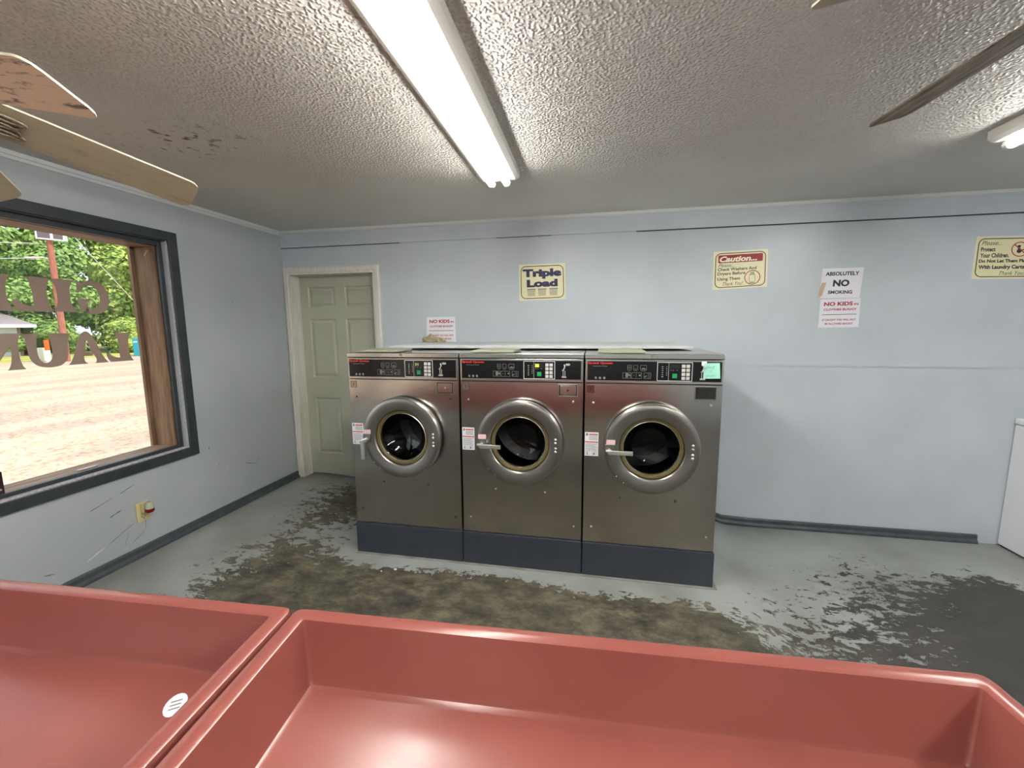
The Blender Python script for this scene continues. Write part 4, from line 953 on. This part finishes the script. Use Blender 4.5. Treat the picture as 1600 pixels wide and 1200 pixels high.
# low hedge-like undergrowth at the foot of the trees
for k in range(-16, 6):
    c = Vector((CAM.x, CAM.y)) + d0 * (43.5 + random.uniform(-.6, .6)) + pr * (k * 4.4 + 3)
    if (c - Vector((-30.5, 17.5))).length < 3.2: c += d0 * 2.2
    t = thing('bush', 'low green bush at the foot of the trees across the lot', 'bush', (c.x, c.y, GZ), 'bushes below the trees', random.uniform(0, 6))
    b_ = link('foliage', CR[(k + 9) % 2], None, t); b_.scale = (.5, .5, .32); b_.location = (0, 0, .9)
# pole
PB = Vector((-24.8, 14.05, GZ))
t = thing('utility_pole', 'reddish wooden utility pole beyond the lot, seen through the window', 'pole', PB)
bm = bmesh.new(); cyl(bm, (0, 0, 0), (0, 0, 8.6), .15, .12, 14); obj('pole_shaft', bm, M['pole'], t)
bm = bmesh.new(); tubepath(bm, [(0, 0, 5.25), (-.18, -.3, 5.36), (-.35, -.55, 5.33), (-.42, -.68, 5.28)], .03); obj('lamp_arm', bm, M['wstrip'], t)
bm = bmesh.new(); bmesh.ops.create_uvsphere(bm, u_segments=12, v_segments=8, radius=1)
for v in bm.verts: v.co = Vector((v.co.x * .12, v.co.y * .22, v.co.z * .07)) + Vector((-.42, -.62, 5.27))
obj('lamp_head', bm, M['wstrip'], t, True)
t = thing('pole_box', 'white framed box with dark panels fixed high on the utility pole', 'box', (-24.62, 14.05, 6.08), rz=R(57))
obj('box_frame', Bs([((-.56, -.12, 0), (.56, .02, .05)), ((-.56, -.12, .47), (.56, .02, .52)), ((-.56, -.12, .05), (-.50, .02, .47)), ((-.05, -.12, .05), (.05, .02, .47)), ((.40, -.12, .05), (.56, .02, .47))]), M['paper'], t)
obj('dark_panel', B((-.50, -.10, .05), (-.05, 0, .47)), mat('dark_pane', (92, 82, 88), .4), t); obj('dark_panel', B((.05, -.10, .05), (.40, 0, .47)), mat('dark_pane_b', (92, 82, 88), .4), t)
def wire(name, label, p, q, sag, rad=.018):
    bm = bmesh.new(); p, q = Vector(p), Vector(q); pts = []
    for i in range(13):
        a = i / 12; c = p.lerp(q, a); c.z -= sag * 4 * a * (1 - a); pts.append(c)
    tubepath(bm, pts, rad, 6); tag(obj(name, bm, M['wstrip']), label, 'wire', 'overhead wires')
wire('overhead_wire', 'pale guy wire slanting down to the right of the utility pole', (-24.7, 14.15, 7.6), (-21.0, 17.5, -.1), .05, .016)
wire('overhead_wire', 'upper overhead wire running left from the utility pole', (-24.9, 13.9, 5.9), (-27, -6, 7.4), 1.2)
wire('overhead_wire', 'lower overhead wire running left from the utility pole', (-24.9, 13.9, 5.2), (-27, -6, 6.6), 1.3)
# small building
t = thing('small_building', 'small pale block building with a light metal roof across the lot', 'building', (-34.55, 17.97, GZ), rz=math.atan2(.84, .545))
# local +x = to the right as seen, local +y = away
t.rotation_euler = (0, 0, math.atan2(.545, .84) + R(90) - R(65.8) * 0)
t.rotation_euler = (0, 0, math.atan2(.84, .545))
obj('block_wall', B((-9, 0, 0), (0, 6, 2.05)), M['brick'], t)
obj('white_door', B((-1.05, -.05, 0), (-.15, .02, 1.95)), M['paper'], t)
bm = bmesh.new(); vs = [(-9.8, -.7, 2.02), (.75, -.7, 2.02), (.75, 6.7, 2.02), (-9.8, 6.7, 2.02), (-7.5, 3, 3.25), (-1.6, 3, 3.25)]
b_ = [bm.verts.new(v) for v in vs]
for q_ in ((0, 1, 5, 4), (1, 2, 5), (2, 3, 4, 5), (3, 0, 4), (0, 3, 2, 1)): bm.faces.new([b_[i] for i in q_])
obj('metal_roof', bm, M['roof'], t)
obj('fascia_board', B((-9.8, -.74, 1.86), (.78, -.70, 2.06)), M['paper'], t)
# marker post, pedestal, teal container
t = thing('marker_post', 'white marker post with an orange top beside the road', 'post', (-25.25, 13.60, GZ))
t.location = (-25.3, 13.6, GZ)
bm = bmesh.new(); cyl(bm, (0, 0, 0), (0, 0, .62), .10, seg=14); obj('post_body', bm, M['paper'], t)
bm = bmesh.new(); cyl(bm, (0, 0, .62), (0, 0, 1.16), .10, seg=14); obj('post_top', bm, M['bright'], t)
o = obj('utility_pedestal', B((-.22, -.22, 0), (.22, .22, .72), .03), mat('pale_green_box', (196, 200, 176), .6)); o.location = (-26.6, 14.1, GZ); tag(o, 'pale green utility pedestal on the grass left of the marker post', 'utility box')
t = thing('teal_container', 'teal container with a white emblem at the right of the window view', 'container', (-25.75, 18.15, GZ), rz=math.atan2(.84, .545) - R(12))
obj('container_body', B((0, 0, 0), (2.2, 1.4, 1.12), .02), M['teal'], t)
ik = Ink(); ik.ring(.50, .72, .17, .13, 24); ik.poly([(.44, .60), (.56, .60), (.53, .74), (.50, .80), (.47, .74)]); ik.rect(.34, .50, .68, .545); ik.rect(.04, .86, .22, .94); ik.put('white_emblem', M['paper'], t, -.01)
